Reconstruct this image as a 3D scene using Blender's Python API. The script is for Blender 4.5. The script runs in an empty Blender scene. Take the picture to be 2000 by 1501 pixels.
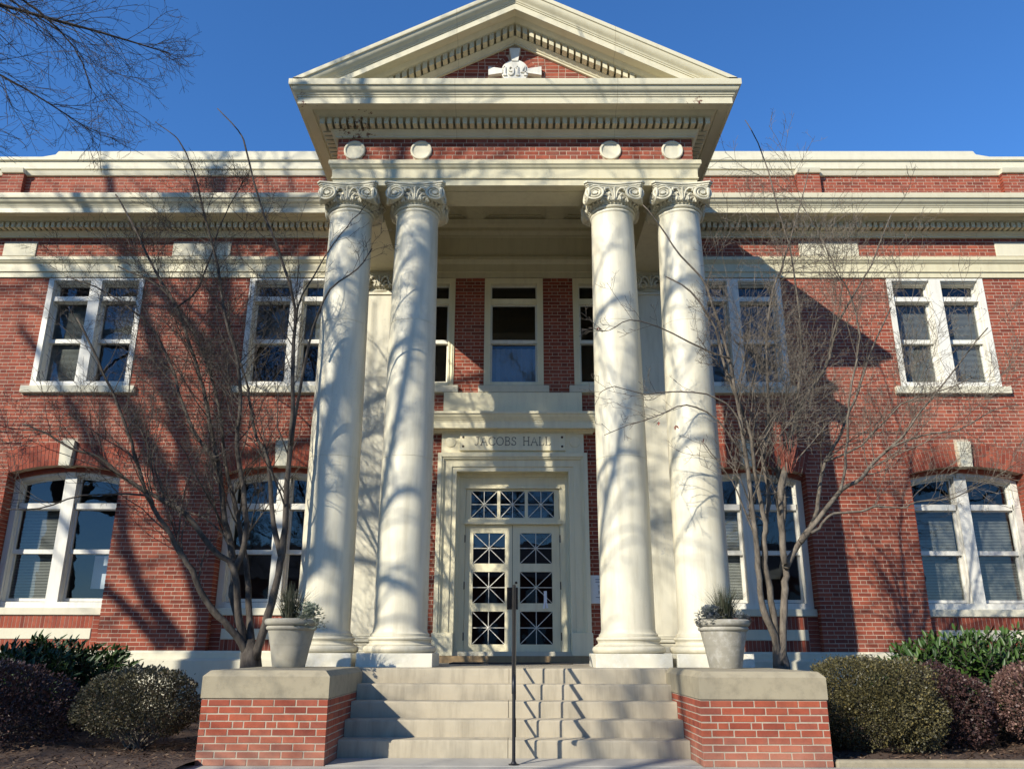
import bpy, math, random
from mathutils import Vector, Matrix
from mathutils.geometry import tessellate_polygon
R = math.radians
sc = bpy.context.scene
COL = sc.collection
# ------------------------------------------------------------------ camera, sky, sun, exposure
cam = bpy.data.cameras.new('camera'); cam.sensor_width = 36; cam.lens = 28.95
cam.clip_end = 3000
co = bpy.data.objects.new('camera', cam); COL.objects.link(co); sc.camera = co
RT = Vector((1.0, .0035, .0022)); UP = Vector((-.001, -.3054, .9522)); FW = Vector((-.004, .9522, .3054))
RT.normalize(); FW = (FW - RT * FW.dot(RT)).normalized(); UP = RT.cross(FW)
CAMP = Vector((.0113, 0, 1.0535))
co.matrix_world = Matrix(((RT.x, UP.x, -FW.x, CAMP.x), (RT.y, UP.y, -FW.y, CAMP.y), (RT.z, UP.z, -FW.z, CAMP.z), (0, 0, 0, 1)))
SUN = Vector((.907, 1.0, -.763)).normalized()
w = bpy.data.worlds.new('World'); sc.world = w; w.use_nodes = True
nt = w.node_tree; bg = nt.nodes['Background']
sky = nt.nodes.new('ShaderNodeTexSky'); sky.sky_type = 'NISHITA'; sky.sun_disc = False
sky.sun_elevation = math.asin(-SUN.z); sky.sun_rotation = math.atan2(-SUN.x, -SUN.y)
sky.altitude = 0; sky.air_density = 1.0; sky.dust_density = 0; sky.ozone_density = 10
hs = nt.nodes.new('ShaderNodeHueSaturation'); hs.inputs['Saturation'].default_value = 1.05
nt.links.new(sky.outputs[0], hs.inputs['Color']); nt.links.new(hs.outputs[0], bg.inputs[0]); bg.inputs[1].default_value = .132
sl = bpy.data.lights.new('sun', 'SUN'); sl.energy = 4.5; sl.angle = R(.53); sl.color = (1, .93, .79)
so = bpy.data.objects.new('sun', sl); COL.objects.link(so)
so.rotation_euler = SUN.to_track_quat('-Z', 'Y').to_euler()
so.location = (-20, -20, 30)
sc.view_settings.view_transform = 'Standard'; sc.view_settings.look = 'None'
sc.view_settings.exposure = 0.68; sc.view_settings.gamma = 1; sc.view_settings.use_curve_mapping = False

# ------------------------------------------------------------------ mesh helpers
class MB:
    def __init__(s): s.v = []; s.f = []
    def add(s, vs, fs):
        b = len(s.v); s.v += [tuple(p) for p in vs]; s.f += [tuple(b + i for i in f) for f in fs]
    def box(s, x0, x1, y0, y1, z0, z1, open_back=False):
        vs = [(x0,y0,z0),(x1,y0,z0),(x1,y1,z0),(x0,y1,z0),(x0,y0,z1),(x1,y0,z1),(x1,y1,z1),(x0,y1,z1)]
        fs = [(0,1,5,4),(1,2,6,5),(3,0,4,7),(4,5,6,7),(3,2,1,0)]
        if not open_back: fs.append((2,3,7,6))
        s.add(vs, fs)
    def bev(s, x0, x1, y0, y1, z0, z1, c):
        # box with chamfered edges (chamfer on all 12 edges)
        vs = []; idx = {}
        for ix, X in ((0, (x0, x1)),):
            pass
        P = []
        for sx in (0, 1):
            for sy in (0, 1):
                for sz in (0, 1):
                    X = (x0, x1)[sx]; Y = (y0, y1)[sy]; Z = (z0, z1)[sz]
                    dx = c * (1 - 2 * sx); dy = c * (1 - 2 * sy); dz = c * (1 - 2 * sz)
                    idx[(sx, sy, sz, 0)] = len(P); P.append((X, Y + dy, Z + dz))
                    idx[(sx, sy, sz, 1)] = len(P); P.append((X + dx, Y, Z + dz))
                    idx[(sx, sy, sz, 2)] = len(P); P.append((X + dx, Y + dy, Z))
        F = []
        def q(*k): F.append(tuple(idx[i] for i in k))
        q((0,0,0,0),(0,0,1,0),(0,1,1,0),(0,1,0,0)); q((1,0,0,0),(1,1,0,0),(1,1,1,0),(1,0,1,0))
        q((0,0,0,1),(1,0,0,1),(1,0,1,1),(0,0,1,1)); q((0,1,0,1),(0,1,1,1),(1,1,1,1),(1,1,0,1))
        q((0,0,0,2),(0,1,0,2),(1,1,0,2),(1,0,0,2)); q((0,0,1,2),(1,0,1,2),(1,1,1,2),(0,1,1,2))
        for a in (0, 1):
            for b in (0, 1):
                q((0,a,b,1),(0,a,b,2),(1,a,b,2),(1,a,b,1))
                q((a,0,b,0),(a,0,b,2),(a,1,b,2),(a,1,b,0))
                q((a,b,0,0),(a,b,0,1),(a,b,1,1),(a,b,1,0))
                for d in (0, 1): q((a,b,d,0),(a,b,d,1),(a,b,d,2))
        s.add(P, F)
    def lathe(s, prof, cx, cy, n=32, a0=0, a1=2*math.pi, cap=False):
        full = abs(a1 - a0 - 2 * math.pi) < 1e-6
        m = n if full else n + 1
        vs = []
        for r, z in prof:
            for i in range(m):
                a = a0 + (a1 - a0) * i / n
                vs.append((cx + r * math.cos(a), cy + r * math.sin(a), z))
        fs = []
        for j in range(len(prof) - 1):
            for i in range(n):
                k = (i + 1) % m
                fs.append((j*m+i, j*m+k, (j+1)*m+k, (j+1)*m+i))
        if cap: fs.append(tuple(range(m))[::-1]); fs.append(tuple((len(prof)-1)*m+i for i in range(m)))
        s.add(vs, fs)
    def tube(s, pts, rad, n=6, cap=True):
        pts = [Vector(p) for p in pts]
        if len(pts) < 2: return
        if not hasattr(rad, '__len__'): rad = [rad] * len(pts)
        t = (pts[1] - pts[0]).normalized()
        u = t.cross(Vector((.31, .77, .55))); u = u.normalized() if u.length > 1e-3 else t.orthogonal().normalized()
        vs = []
        for i, p in enumerate(pts):
            a = pts[max(i-1, 0)]; b = pts[min(i+1, len(pts)-1)]
            t = (b - a).normalized()
            u = u - t * u.dot(t)
            u = u.normalized() if u.length > 1e-4 else t.orthogonal().normalized()
            q = t.cross(u)
            for k in range(n):
                an = 2*math.pi*k/n
                vs.append(p + (u*math.cos(an) + q*math.sin(an)) * rad[i])
        fs = [(i*n+k, i*n+(k+1) % n, (i+1)*n+(k+1) % n, (i+1)*n+k) for i in range(len(pts)-1) for k in range(n)]
        if cap: fs += [tuple(range(n))[::-1], tuple((len(pts)-1)*n+k for k in range(n))]
        s.add(vs, fs)
    def extrude(s, prof, path, close_ends=True):
        # prof: (out, z) open polyline bottom->top, path: list of (x, y, nx, ny, k) with mitre scale
        m = len(prof); vs = []
        for x, y, nx, ny in path:
            for o, z in prof: vs.append((x + nx*o, y + ny*o, z))
        fs = [(i*m+j, (i+1)*m+j, (i+1)*m+j+1, i*m+j+1) for i in range(len(path)-1) for j in range(m-1)]
        if close_ends: fs += [tuple(range(m)), tuple((len(path)-1)*m+j for j in range(m))[::-1]]
        s.add(vs, fs)
    def plate(s, outer, holes, y0, y1, back=True):
        # flat plate in the XZ plane with holes, front at y0, back at y1
        loops = [outer] + holes
        flat = [p for l in loops for p in l]
        tris = tessellate_polygon([[Vector((p[0], p[1], 0)) for p in l] for l in loops])
        n = len(flat)
        vs = [(p[0], y0, p[1]) for p in flat] + [(p[0], y1, p[1]) for p in flat]
        fs = [tuple(t) for t in tris]
        if back: fs += [tuple(i + n for i in t) for t in tris]
        b = 0
        for l in loops:
            k = len(l)
            for i in range(k):
                j = (i+1) % k
                fs.append((b+i, b+j, n+b+j, n+b+i))
            b += k
        s.add(vs, fs)
    def mesh(s, name, mat, smooth=False, angle=None):
        me = bpy.data.meshes.new(name); me.from_pydata(s.v, [], s.f); me.validate()
        import bmesh
        bm = bmesh.new(); bm.from_mesh(me); bmesh.ops.recalc_face_normals(bm, faces=bm.faces); bm.to_mesh(me); bm.free()
        me.materials.append(mat)
        if smooth:
            me.polygons.foreach_set('use_smooth', [True]*len(me.polygons))
            if angle: me.set_sharp_from_angle(angle=R(angle))
        return me
    def raw(s, name, mat, smooth=False):
        me = bpy.data.meshes.new(name); me.from_pydata(s.v, [], s.f); me.materials.append(mat)
        if smooth: me.polygons.foreach_set('use_smooth', [True]*len(me.polygons))
        return me
    def build(s, name, mat, parent=None, smooth=False, angle=None, raw=False, kind=None):
        me = s.raw(name, mat, smooth) if raw else s.mesh(name, mat, smooth, angle)
        return link(name, me, parent, kind=kind)
def link(name, me, parent=None, loc=None, scale=None, rot=None, kind=None):
    o = bpy.data.objects.new(name, me); COL.objects.link(o)
    if loc is not None: o.location = loc
    if scale is not None: o.scale = scale
    if rot is not None: o.rotation_euler = rot
    if parent is not None:
        o.parent = parent
        r = parent
        T = Matrix.Translation(Vector(r.location)); 
        while r.parent is not None:
            r = r.parent; T = Matrix.Translation(Vector(r.location)) @ T if r.type == 'EMPTY' else T
        if parent.type == 'EMPTY': o.matrix_parent_inverse = T.inverted()
    if kind: o['kind'] = kind
    return o
def thing(name, label, cat, loc=(0, 0, 0), group=None):
    o = bpy.data.objects.new(name, None); COL.objects.link(o); o.location = loc
    o.empty_display_size = .2
    return tag(o, label, cat, group)
def tag(o, label, cat, group=None):
    o['label'] = label; o['category'] = cat
    if group: o['group'] = group
    return o

# ------------------------------------------------------------------ materials
def mat(name):
    m = bpy.data.materials.new(name); m.use_nodes = True
    n = m.node_tree.nodes; p = n['Principled BSDF']
    return m, n, m.node_tree.links, p
def noise(n, l, scale, detail=4, rough=.6, vec=None):
    t = n.new('ShaderNodeTexNoise'); t.inputs['Scale'].default_value = scale
    t.inputs['Detail'].default_value = detail; t.inputs['Roughness'].default_value = rough
    if vec is not None: l.new(vec, t.inputs['Vector'])
    return t
def ramp(n, l, src, stops):
    r = n.new('ShaderNodeValToRGB'); e = r.color_ramp.elements
    e[0].position = stops[0][0]; e[0].color = (*stops[0][1], 1); e[1].position = stops[-1][0]; e[1].color = (*stops[-1][1], 1)
    for p, c in stops[1:-1]:
        k = e.new(p); k.color = (*c, 1)
    l.new(src, r.inputs[0]); return r
def mix(n, l, a, b, fac, mode='MIX'):
    m = n.new('ShaderNodeMix'); m.data_type = 'RGBA'; m.blend_type = mode
    if isinstance(fac, (int, float)): m.inputs[0].default_value = fac
    else: l.new(fac, m.inputs[0])
    for s, v in ((6, a), (7, b)):
        if isinstance(v, tuple): m.inputs[s].default_value = (*v, 1)
        else: l.new(v, m.inputs[s])
    return m.outputs[2]
def bump(n, l, p, src, strength=.3, dist=.01):
    b = n.new('ShaderNodeBump'); b.inputs['Strength'].default_value = strength; b.inputs['Distance'].default_value = dist
    l.new(src, b.inputs['Height']); l.new(b.outputs[0], p.inputs['Normal'])
def coords(n): return n.new('ShaderNodeTexCoord').outputs['Object']
def world_pos(n): return n.new('ShaderNodeNewGeometry').outputs['Position']
def dirty(name, c0, c1, dirt, rough=.6, scale=3., damt=.35, bmp=.15, streak=True, spec=.4, fine=60):
    m, n, l, p = mat(name); pos = world_pos(n)
    a = noise(n, l, scale, 5, .6, pos)
    base = mix(n, l, c0, c1, a.outputs[0])
    if streak:
        mp = n.new('ShaderNodeMapping'); mp.inputs['Scale'].default_value = (9, 9, 1.1); l.new(pos, mp.inputs[0])
        b = noise(n, l, 1.0, 6, .65, mp.outputs[0])
        f = ramp(n, l, b.outputs[0], [(.46, (0, 0, 0)), (.75, (damt,)*3)])
    else:
        b = noise(n, l, 8., 6, .7, pos); f = ramp(n, l, b.outputs[0], [(.48, (0, 0, 0)), (.75, (damt,)*3)])
    base = mix(n, l, base, dirt, f.outputs[0])
    l.new(base, p.inputs['Base Color']); p.inputs['Roughness'].default_value = rough
    p.inputs['Specular IOR Level'].default_value = spec
    h = noise(n, l, fine, 4, .6, pos); bump(n, l, p, h.outputs[0], bmp, .004)
    return m
M = {}
M['cream'] = dirty('cream_paint', (.60, .55, .37), (.54, .49, .33), (.34, .29, .18), .5, 2.2, .35, .12)
M['column'] = dirty('column_paint', (.67, .63, .49), (.60, .56, .43), (.40, .36, .25), .5, 1.6, .6, .10)
def age_column(m):
    n, l = m.node_tree.nodes, m.node_tree.links; p = n['Principled BSDF']; src = p.inputs['Base Color'].links[0].from_socket; pos = world_pos(n)
    sx = n.new('ShaderNodeSeparateXYZ'); l.new(pos, sx.inputs[0])
    mr = n.new('ShaderNodeMapRange'); mr.inputs[1].default_value = .85; mr.inputs[2].default_value = 1.9; mr.inputs[3].default_value = .75; mr.inputs[4].default_value = .0; l.new(sx.outputs[2], mr.inputs[0])
    nz = noise(n, l, 5, 6, .72, pos); mu = n.new('ShaderNodeMath'); mu.operation = 'MULTIPLY'; l.new(mr.outputs[0], mu.inputs[0]); l.new(nz.outputs[0], mu.inputs[1])
    c = mix(n, l, src, (.34, .30, .22), mu.outputs[0])
    n2 = noise(n, l, 23, 4, .8, pos); n3 = noise(n, l, 1.3, 3, .6, pos)
    ad = n.new('ShaderNodeMath'); ad.operation = 'MULTIPLY_ADD'; l.new(n3.outputs[0], ad.inputs[0]); ad.inputs[1].default_value = .5; l.new(n2.outputs[0], ad.inputs[2])
    c = mix(n, l, c, (.46, .44, .38), ramp(n, l, ad.outputs[0], [(.93, (0, 0, 0)), (.95, (.8,)*3)]).outputs[0])
    l.new(c, p.inputs['Base Color'])
age_column(M['column'])
M['white'] = dirty('window_paint', (.72, .70, .62), (.62, .60, .53), (.38, .36, .30), .5, 5, .5, .12)
M['door'] = dirty('door_paint', (.80, .73, .50), (.72, .655, .45), (.40, .36, .26), .45, 3, .3, .08)
M['plinth'] = dirty('plinth_paint', (.66, .63, .51), (.58, .55, .44), (.85, .84, .80), .6, 4, .5, .2, streak=False)
M['concrete'] = dirty('cast_stone', (.34, .295, .20), (.26, .225, .155), (.15, .13, .09), .85, 4, .55, .5, streak=False, fine=110)
M['step'] = dirty('step_stone', (.45, .395, .29), (.34, .295, .215), (.17, .15, .11), .85, 5, .6, .4, streak=True, fine=130)
M['paving'] = dirty('paving_concrete', (.40, .38, .33), (.32, .30, .26), (.25, .23, .19), .9, 3, .4, .4, streak=False)
M['pot'] = dirty('planter_stone', (.38, .35, .28), (.28, .26, .20), (.20, .18, .14), .9, 6, .5, .6, streak=False, fine=80)
M['pot2'] = dirty('stained_planter_stone', (.30, .28, .225), (.23, .215, .175), (.55, .53, .48), .9, 5, .6, .6, streak=False, fine=80)
M['slab'] = dirty('stone_slab', (.62, .585, .45), (.55, .515, .39), (.42, .39, .29), .7, 4, .35, .2)
M['threshold'] = dirty('tan_threshold', (.36, .25, .13), (.28, .19, .10), (.14, .10, .06), .7, 6, .5, .2)
def rusty():
    m, n, l, p = mat('cornice_paint'); pos = world_pos(n)
    a = noise(n, l, 2.2, 5, .6, pos); base = mix(n, l, (.60, .555, .395), (.54, .50, .355), a.outputs[0])
    mp = n.new('ShaderNodeMapping'); mp.inputs['Scale'].default_value = (6, 6, 2); l.new(pos, mp.inputs[0])
    b = noise(n, l, 1.0, 6, .65, mp.outputs[0]); f = ramp(n, l, b.outputs[0], [(.5, (0, 0, 0)), (.75, (.4,)*3)])
    base = mix(n, l, base, (.38, .34, .23), f.outputs[0])
    # rust: fine noise gated by distance to the two front corners
    fac = None
    for c, rad, k in (((-2.45, 10.85, 8.60), .75, 1.0), ((2.75, 10.40, 8.82), .42, .85), ((-3.2, 10.45, 8.86), .32, 1.0), ((-2.3, 10.45, 8.82), .4, .55)):
        v = n.new('ShaderNodeVectorMath'); v.operation = 'DISTANCE'; l.new(pos, v.inputs[0]); v.inputs[1].default_value = c
        r = n.new('ShaderNodeMapRange'); r.inputs[1].default_value = 0; r.inputs[2].default_value = rad
        r.inputs[3].default_value = k; r.inputs[4].default_value = 0; l.new(v.outputs['Value'], r.inputs[0])
        if fac is None: fac = r.outputs[0]
        else:
            mx = n.new('ShaderNodeMath'); mx.operation = 'MAXIMUM'; l.new(fac, mx.inputs[0]); l.new(r.outputs[0], mx.inputs[1]); fac = mx.outputs[0]
    nz = noise(n, l, 14, 6, .75, pos)
    ad = n.new('ShaderNodeMath'); ad.operation = 'MULTIPLY_ADD'; l.new(fac, ad.inputs[0]); ad.inputs[1].default_value = .26; l.new(nz.outputs[0], ad.inputs[2])
    rf = ramp(n, l, ad.outputs[0], [(.745, (0, 0, 0)), (.775, (1, 1, 1))])
    rc = mix(n, l, (.20, .055, .018), (.045, .018, .010), nz.outputs[0])
    base = mix(n, l, base, rc, rf.outputs[0])
    # soldered joints of the sheet metal cornice
    sx = n.new('ShaderNodeSeparateXYZ'); l.new(pos, sx.inputs[0])
    dv_ = n.new('ShaderNodeMath'); dv_.operation = 'MULTIPLY_ADD'; l.new(sx.outputs[0], dv_.inputs[0]); dv_.inputs[1].default_value = 1/2.43; dv_.inputs[2].default_value = .37
    fr_ = n.new('ShaderNodeMath'); fr_.operation = 'FRACT'; l.new(dv_.outputs[0], fr_.inputs[0])
    lt_ = n.new('ShaderNodeMath'); lt_.operation = 'LESS_THAN'; l.new(fr_.outputs[0], lt_.inputs[0]); lt_.inputs[1].default_value = .0035
    base = mix(n, l, base, (.40, .36, .25), lt_.outputs[0])
    l.new(base, p.inputs['Base Color']); p.inputs['Roughness'].default_value = .55
    return m
M['cornice'] = rusty()
def brick(name, cols, dust=False):
    m, n, l, p = mat(name)
    g = n.new('ShaderNodeNewGeometry'); oi = n.new('ShaderNodeObjectInfo')
    ad = n.new('ShaderNodeMath'); ad.operation = 'ADD'; l.new(g.outputs['Random Per Island'], ad.inputs[0]); l.new(oi.outputs['Random'], ad.inputs[1])
    fr = n.new('ShaderNodeMath'); fr.operation = 'FRACT'; l.new(ad.outputs[0], fr.inputs[0])
    r = ramp(n, l, fr.outputs[0], cols)
    nz = noise(n, l, 9, 5, .7, g.outputs['Position'])
    c = mix(n, l, r.outputs[0], (.10, .028, .020), ramp(n, l, nz.outputs[0], [(.45, (0, 0, 0)), (.8, (.55,)*3)]).outputs[0])
    n2 = noise(n, l, 1.1, 4, .6, g.outputs['Position'])
    c = mix(n, l, c, (.40, .20, .14), ramp(n, l, n2.outputs[0], [(.5, (0, 0, 0)), (.8, (.2,)*3)]).outputs[0])
    # soot and rain streaks at a larger scale
    mp = n.new('ShaderNodeMapping'); mp.inputs['Scale'].default_value = (1.6, 1.6, .35); l.new(g.outputs['Position'], mp.inputs[0])
    n4 = noise(n, l, 1.0, 5, .65, mp.outputs[0])
    c = mix(n, l, c, (.07, .032, .026), ramp(n, l, n4.outputs[0], [(.50, (0, 0, 0)), (.78, (.5,)*3)]).outputs[0])
    if dust:
        sx = n.new('ShaderNodeSeparateXYZ'); l.new(g.outputs['Position'], sx.inputs[0])
        mr = n.new('ShaderNodeMapRange'); mr.inputs[1].default_value = .0; mr.inputs[2].default_value = .30; mr.inputs[3].default_value = .62; mr.inputs[4].default_value = 0; l.new(sx.outputs[2], mr.inputs[0])
        n5 = noise(n, l, 5, 5, .7, g.outputs['Position']); mu = n.new('ShaderNodeMath'); mu.operation = 'MULTIPLY'; l.new(mr.outputs[0], mu.inputs[0]); l.new(n5.outputs[0], mu.inputs[1])
        c = mix(n, l, c, (.42, .30, .22), mu.outputs[0])
    l.new(c, p.inputs['Base Color']); p.inputs['Roughness'].default_value = .85
    p.inputs['Specular IOR Level'].default_value = .25
    n3 = noise(n, l, 90, 4, .7, g.outputs['Position']); bump(n, l, p, n3.outputs[0], .5, .004)
    return m
M['brick'] = brick('red_brick', [(0, (.16, .036, .022)), (.3, (.225, .050, .029)), (.6, (.27, .064, .036)), (.85, (.32, .078, .042)), (1, (.22, .064, .042))])
M['pier_brick'] = brick('orange_red_brick', [(0, (.22, .050, .030)), (.4, (.30, .070, .038)), (.75, (.35, .088, .045)), (1, (.27, .078, .050))], True)
M['mortar'] = dirty('mortar', (.49, .385, .295), (.40, .31, .235), (.25, .22, .17), .95, 8, .4, .5, streak=False)
M['pier_mortar'] = dirty('pier_mortar', (.43, .37, .285), (.33, .28, .215), (.18, .155, .12), .95, 8, .5, .5, streak=False)
def glass():
    m, n, l, p = mat('window_glass'); out = n['Material Output']; n.remove(p)
    tr = n.new('ShaderNodeBsdfTransparent'); tr.inputs[0].default_value = (.72, .76, .76, 1)
    gl = n.new('ShaderNodeBsdfGlossy'); gl.inputs['Roughness'].default_value = .015; gl.inputs[0].default_value = (.95, .97, 1, 1)
    lw = n.new('ShaderNodeLayerWeight'); lw.inputs[0].default_value = .5
    pw = n.new('ShaderNodeMath'); pw.operation = 'POWER'; l.new(lw.outputs['Facing'], pw.inputs[0]); pw.inputs[1].default_value = 4
    fr = n.new('ShaderNodeMath'); fr.operation = 'MULTIPLY_ADD'; l.new(pw.outputs[0], fr.inputs[0]); fr.inputs[1].default_value = .85; fr.inputs[2].default_value = .055
    pos = world_pos(n); nz = noise(n, l, 2.3, 2, .5, pos)
    b = n.new('ShaderNodeBump'); b.inputs['Strength'].default_value = .10; b.inputs['Distance'].default_value = .02
    l.new(nz.outputs[0], b.inputs['Height']); l.new(b.outputs[0], gl.inputs['Normal'])
    mx = n.new('ShaderNodeMixShader'); l.new(fr.outputs[0], mx.inputs[0]); l.new(tr.outputs[0], mx.inputs[1]); l.new(gl.outputs[0], mx.inputs[2])
    l.new(mx.outputs[0], out.inputs[0]); return m
M['glass'] = glass()
def plain(name, c, rough=.6, metal=0, spec=.5, var=.25, sc_=20, bmp=.0):
    m, n, l, p = mat(name); pos = world_pos(n); nz = noise(n, l, sc_, 5, .65, pos)
    d = tuple(max(x*(1-var), 0) for x in c); u = tuple(min(x*(1+var), 1) for x in c)
    l.new(mix(n, l, d, u, nz.outputs[0]), p.inputs['Base Color'])
    p.inputs['Roughness'].default_value = rough; p.inputs['Metallic'].default_value = metal; p.inputs['Specular IOR Level'].default_value = spec
    if bmp: bump(n, l, p, nz.outputs[0], bmp, .01)
    return m
M['interior'] = plain('dark_room', (.05, .05, .05), .9)  # the darkness of the unlit rooms is put into their wall colour
M['blind_grey'] = plain('grey_blind', (.33, .325, .30), .7, var=.15)
M['blind_white'] = plain('white_blind', (.55, .53, .48), .7, var=.15)
M['blue_sheet'] = plain('pale_blue_sheet', (.24, .27, .33), .8, var=.2, sc_=3)
M['iron'] = plain('black_iron', (.018, .018, .020), .4, .3, .5, .3)
M['bronze'] = plain('dark_bronze', (.05, .035, .025), .45, .5, .5, .3)
M['letter'] = plain('carved_shade', (.12, .11, .09), .8)  # dark colour imitates the shade in carved letters; the strokes stand proud
M['rubber'] = plain('mat_rubber', (.016, .016, .017), .85)
M['paper'] = plain('white_paper', (.78, .79, .84), .7, var=.05)
M['ink'] = plain('grey_ink', (.10, .12, .16), .8)
M['sign'] = plain('pale_sign', (.60, .64, .66), .5, var=.06)
def bark(name, c0, c1, sc_=14):
    m, n, l, p = mat(name); pos = world_pos(n)
    mp = n.new('ShaderNodeMapping'); mp.inputs['Scale'].default_value = (1, 1, .35); l.new(pos, mp.inputs[0])
    nz = noise(n, l, sc_, 6, .7, mp.outputs[0])
    l.new(mix(n, l, c0, c1, ramp(n, l, nz.outputs[0], [(.35, (0,)*3), (.68, (1,)*3)]).outputs[0]), p.inputs['Base Color'])
    p.inputs['Roughness'].default_value = .9; p.inputs['Specular IOR Level'].default_value = .2
    bump(n, l, p, nz.outputs[0], .6, .012); return m
M['bark_dark'] = bark('grey_brown_bark', (.040, .033, .028), (.115, .098, .080))
M['bark_pale'] = bark('pale_grey_bark', (.060, .050, .040), (.20, .17, .135))
M['bark_big'] = bark('rough_dark_bark', (.035, .028, .024), (.10, .085, .072), 6)
M['sprout'] = plain('dry_red_sprout', (.20, .055, .035), .8)
def leaf(name, cols, rough=.45, trans=.15, spec=.4):
    m, n, l, p = mat(name); g = n.new('ShaderNodeNewGeometry'); oi = n.new('ShaderNodeObjectInfo')
    ad = n.new('ShaderNodeMath'); ad.operation = 'ADD'; l.new(g.outputs['Random Per Island'], ad.inputs[0]); l.new(oi.outputs['Random'], ad.inputs[1])
    fr = n.new('ShaderNodeMath'); fr.operation = 'FRACT'; l.new(ad.outputs[0], fr.inputs[0])
    l.new(ramp(n, l, fr.outputs[0], cols).outputs[0], p.inputs['Base Color'])
    p.inputs['Roughness'].default_value = rough; p.inputs['Specular IOR Level'].default_value = spec
    tb = n.new('ShaderNodeBsdfTranslucent'); l.new(ramp(n, l, fr.outputs[0], cols).outputs[0], tb.inputs[0])
    ms = n.new('ShaderNodeMixShader'); ms.inputs[0].default_value = trans
    l.new(p.outputs[0], ms.inputs[1]); l.new(tb.outputs[0], ms.inputs[2]); l.new(ms.outputs[0], n['Material Output'].inputs[0])
    return m
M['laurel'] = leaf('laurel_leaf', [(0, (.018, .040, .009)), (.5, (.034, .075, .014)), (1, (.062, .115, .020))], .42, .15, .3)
M['laurel_shaded'] = leaf('shaded_laurel_leaf', [(0, (.010, .026, .008)), (.5, (.020, .045, .012)), (1, (.042, .075, .018))], .45, .1, .25)  # the laurel leaf again, with the left shrub's shade put into its green
M['holly'] = leaf('olive_leaf', [(0, (.040, .036, .020)), (.45, (.074, .068, .030)), (.8, (.115, .10, .042)), (1, (.19, .15, .05))], .5)
M['boxleaf'] = leaf('green_olive_leaf', [(0, (.040, .040, .022)), (.4, (.085, .078, .040)), (.8, (.13, .115, .065)), (1, (.19, .14, .09))], .45)
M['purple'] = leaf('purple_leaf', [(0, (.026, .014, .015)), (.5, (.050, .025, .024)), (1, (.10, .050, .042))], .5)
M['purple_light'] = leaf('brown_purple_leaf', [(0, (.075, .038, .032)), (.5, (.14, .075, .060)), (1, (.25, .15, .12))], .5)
M['grassblade'] = leaf('grass_blade', [(0, (.020, .030, .016)), (.5, (.045, .055, .030)), (1, (.10, .09, .06))], .5)
M['silver'] = leaf('silvery_leaf', [(0, (.10, .13, .09)), (.5, (.20, .23, .17)), (1, (.30, .33, .27))], .6)
M['silver_blue'] = leaf('blue_grey_leaf', [(0, (.06, .075, .07)), (.5, (.13, .15, .15)), (1, (.22, .23, .25))], .6)
M['mulch'] = plain('bark_mulch', (.060, .036, .024), .95, var=.6, sc_=30, bmp=.8)
M['chip'] = leaf('mulch_chip', [(0, (.035, .02, .014)), (.6, (.10, .06, .04)), (1, (.24, .17, .11))], .9, 0, .1)
M['lawn'] = plain('winter_lawn', (.060, .058, .026), .95, var=.4, sc_=6, bmp=.6)
M['soil'] = plain('potting_soil', (.02, .014, .010), .95, var=.5, sc_=40, bmp=.6)
# ------------------------------------------------------------------ ground and setting
def ground_sheet():
    m = MB(); m.add([(-400, -400, -.02), (400, -400, -.02), (400, 400, -.02), (-400, 400, -.02)], [(0, 1, 2, 3)])
    o = m.build('ground', M['lawn'], kind='structure')
    m = MB(); m.add([(-2.2, -30, -.012), (2.2, -30, -.012), (2.2, 5.5, -.012), (-2.2, 5.5, -.012)], [(0, 1, 2, 3)])
    m.build('path', M['paving'], kind='structure')
    m = MB(); m.bev(-3.6, 12, 5.5, 8.52, -.3, -.004, .012); m.bev(-1.79, 1.79, 8.52, 9.11, -.3, -.001, .006)
    m.build('pavement', M['paving'], kind='structure')
    m = MB(); m.bev(3.06, 13, 8.525, 8.64, -.3, .055, .02)
    m.build('kerb', M['concrete'], kind='structure')
    # planting beds: gently uneven mulch, one each side of the steps
    rng = random.Random(5)
    for nm, x0, x1, ya in (('mulch_bed', -13, -3.0, 6.6), ('mulch_bed', 3.0, 13, 8.6)):
        m = MB(); nx, ny = 60, 36; h = {}
        for i in range(nx+1):
            for j in range(ny+1):
                x = x0 + (x1-x0)*i/nx; y = ya + (14.0-ya)*j/ny
                z = .015 + .05*math.sin(x*2.1+y)*math.sin(y*1.7) + rng.uniform(-.015, .02) + .03*max(0, y-9)
                h[i, j] = (x, y, max(z, .0) if 8.7 < y else z*.5+.01)
        vs = [h[i, j] for i in range(nx+1) for j in range(ny+1)]
        fs = [(i*(ny+1)+j, (i+1)*(ny+1)+j, (i+1)*(ny+1)+j+1, i*(ny+1)+j+1) for i in range(nx) for j in range(ny)]
        m.add(vs, fs); m.build(nm, M['mulch'], smooth=True, kind='structure')
    m = MB()
    for _ in range(9000):
        sgn = rng.choice((-1, 1)); x = sgn*rng.uniform(3.06, 8.5); y = rng.uniform(8.66 if sgn > 0 else 7.6, 11.2)
        z = .02 + .05*math.sin(x*2.1+y)*math.sin(y*1.7) + .03*max(0, y-9) + rng.uniform(0, .03)
        a = rng.uniform(0, 6.28); L = rng.uniform(.012, .04); W_ = rng.uniform(.004, .010); t = rng.uniform(-.4, .4)
        d = Vector((math.cos(a), math.sin(a), t)); q = Vector((-math.sin(a), math.cos(a), rng.uniform(-.3, .3)))
        c = Vector((x, y, max(z, .02)))
        m.add([c-d*L-q*W_, c+d*L-q*W_, c+d*L+q*W_, c-d*L+q*W_], [(0, 1, 2, 3)])
    m.build('mulch_chips', M['chip'], raw=True, kind='stuff')
ground_sheet()

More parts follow.
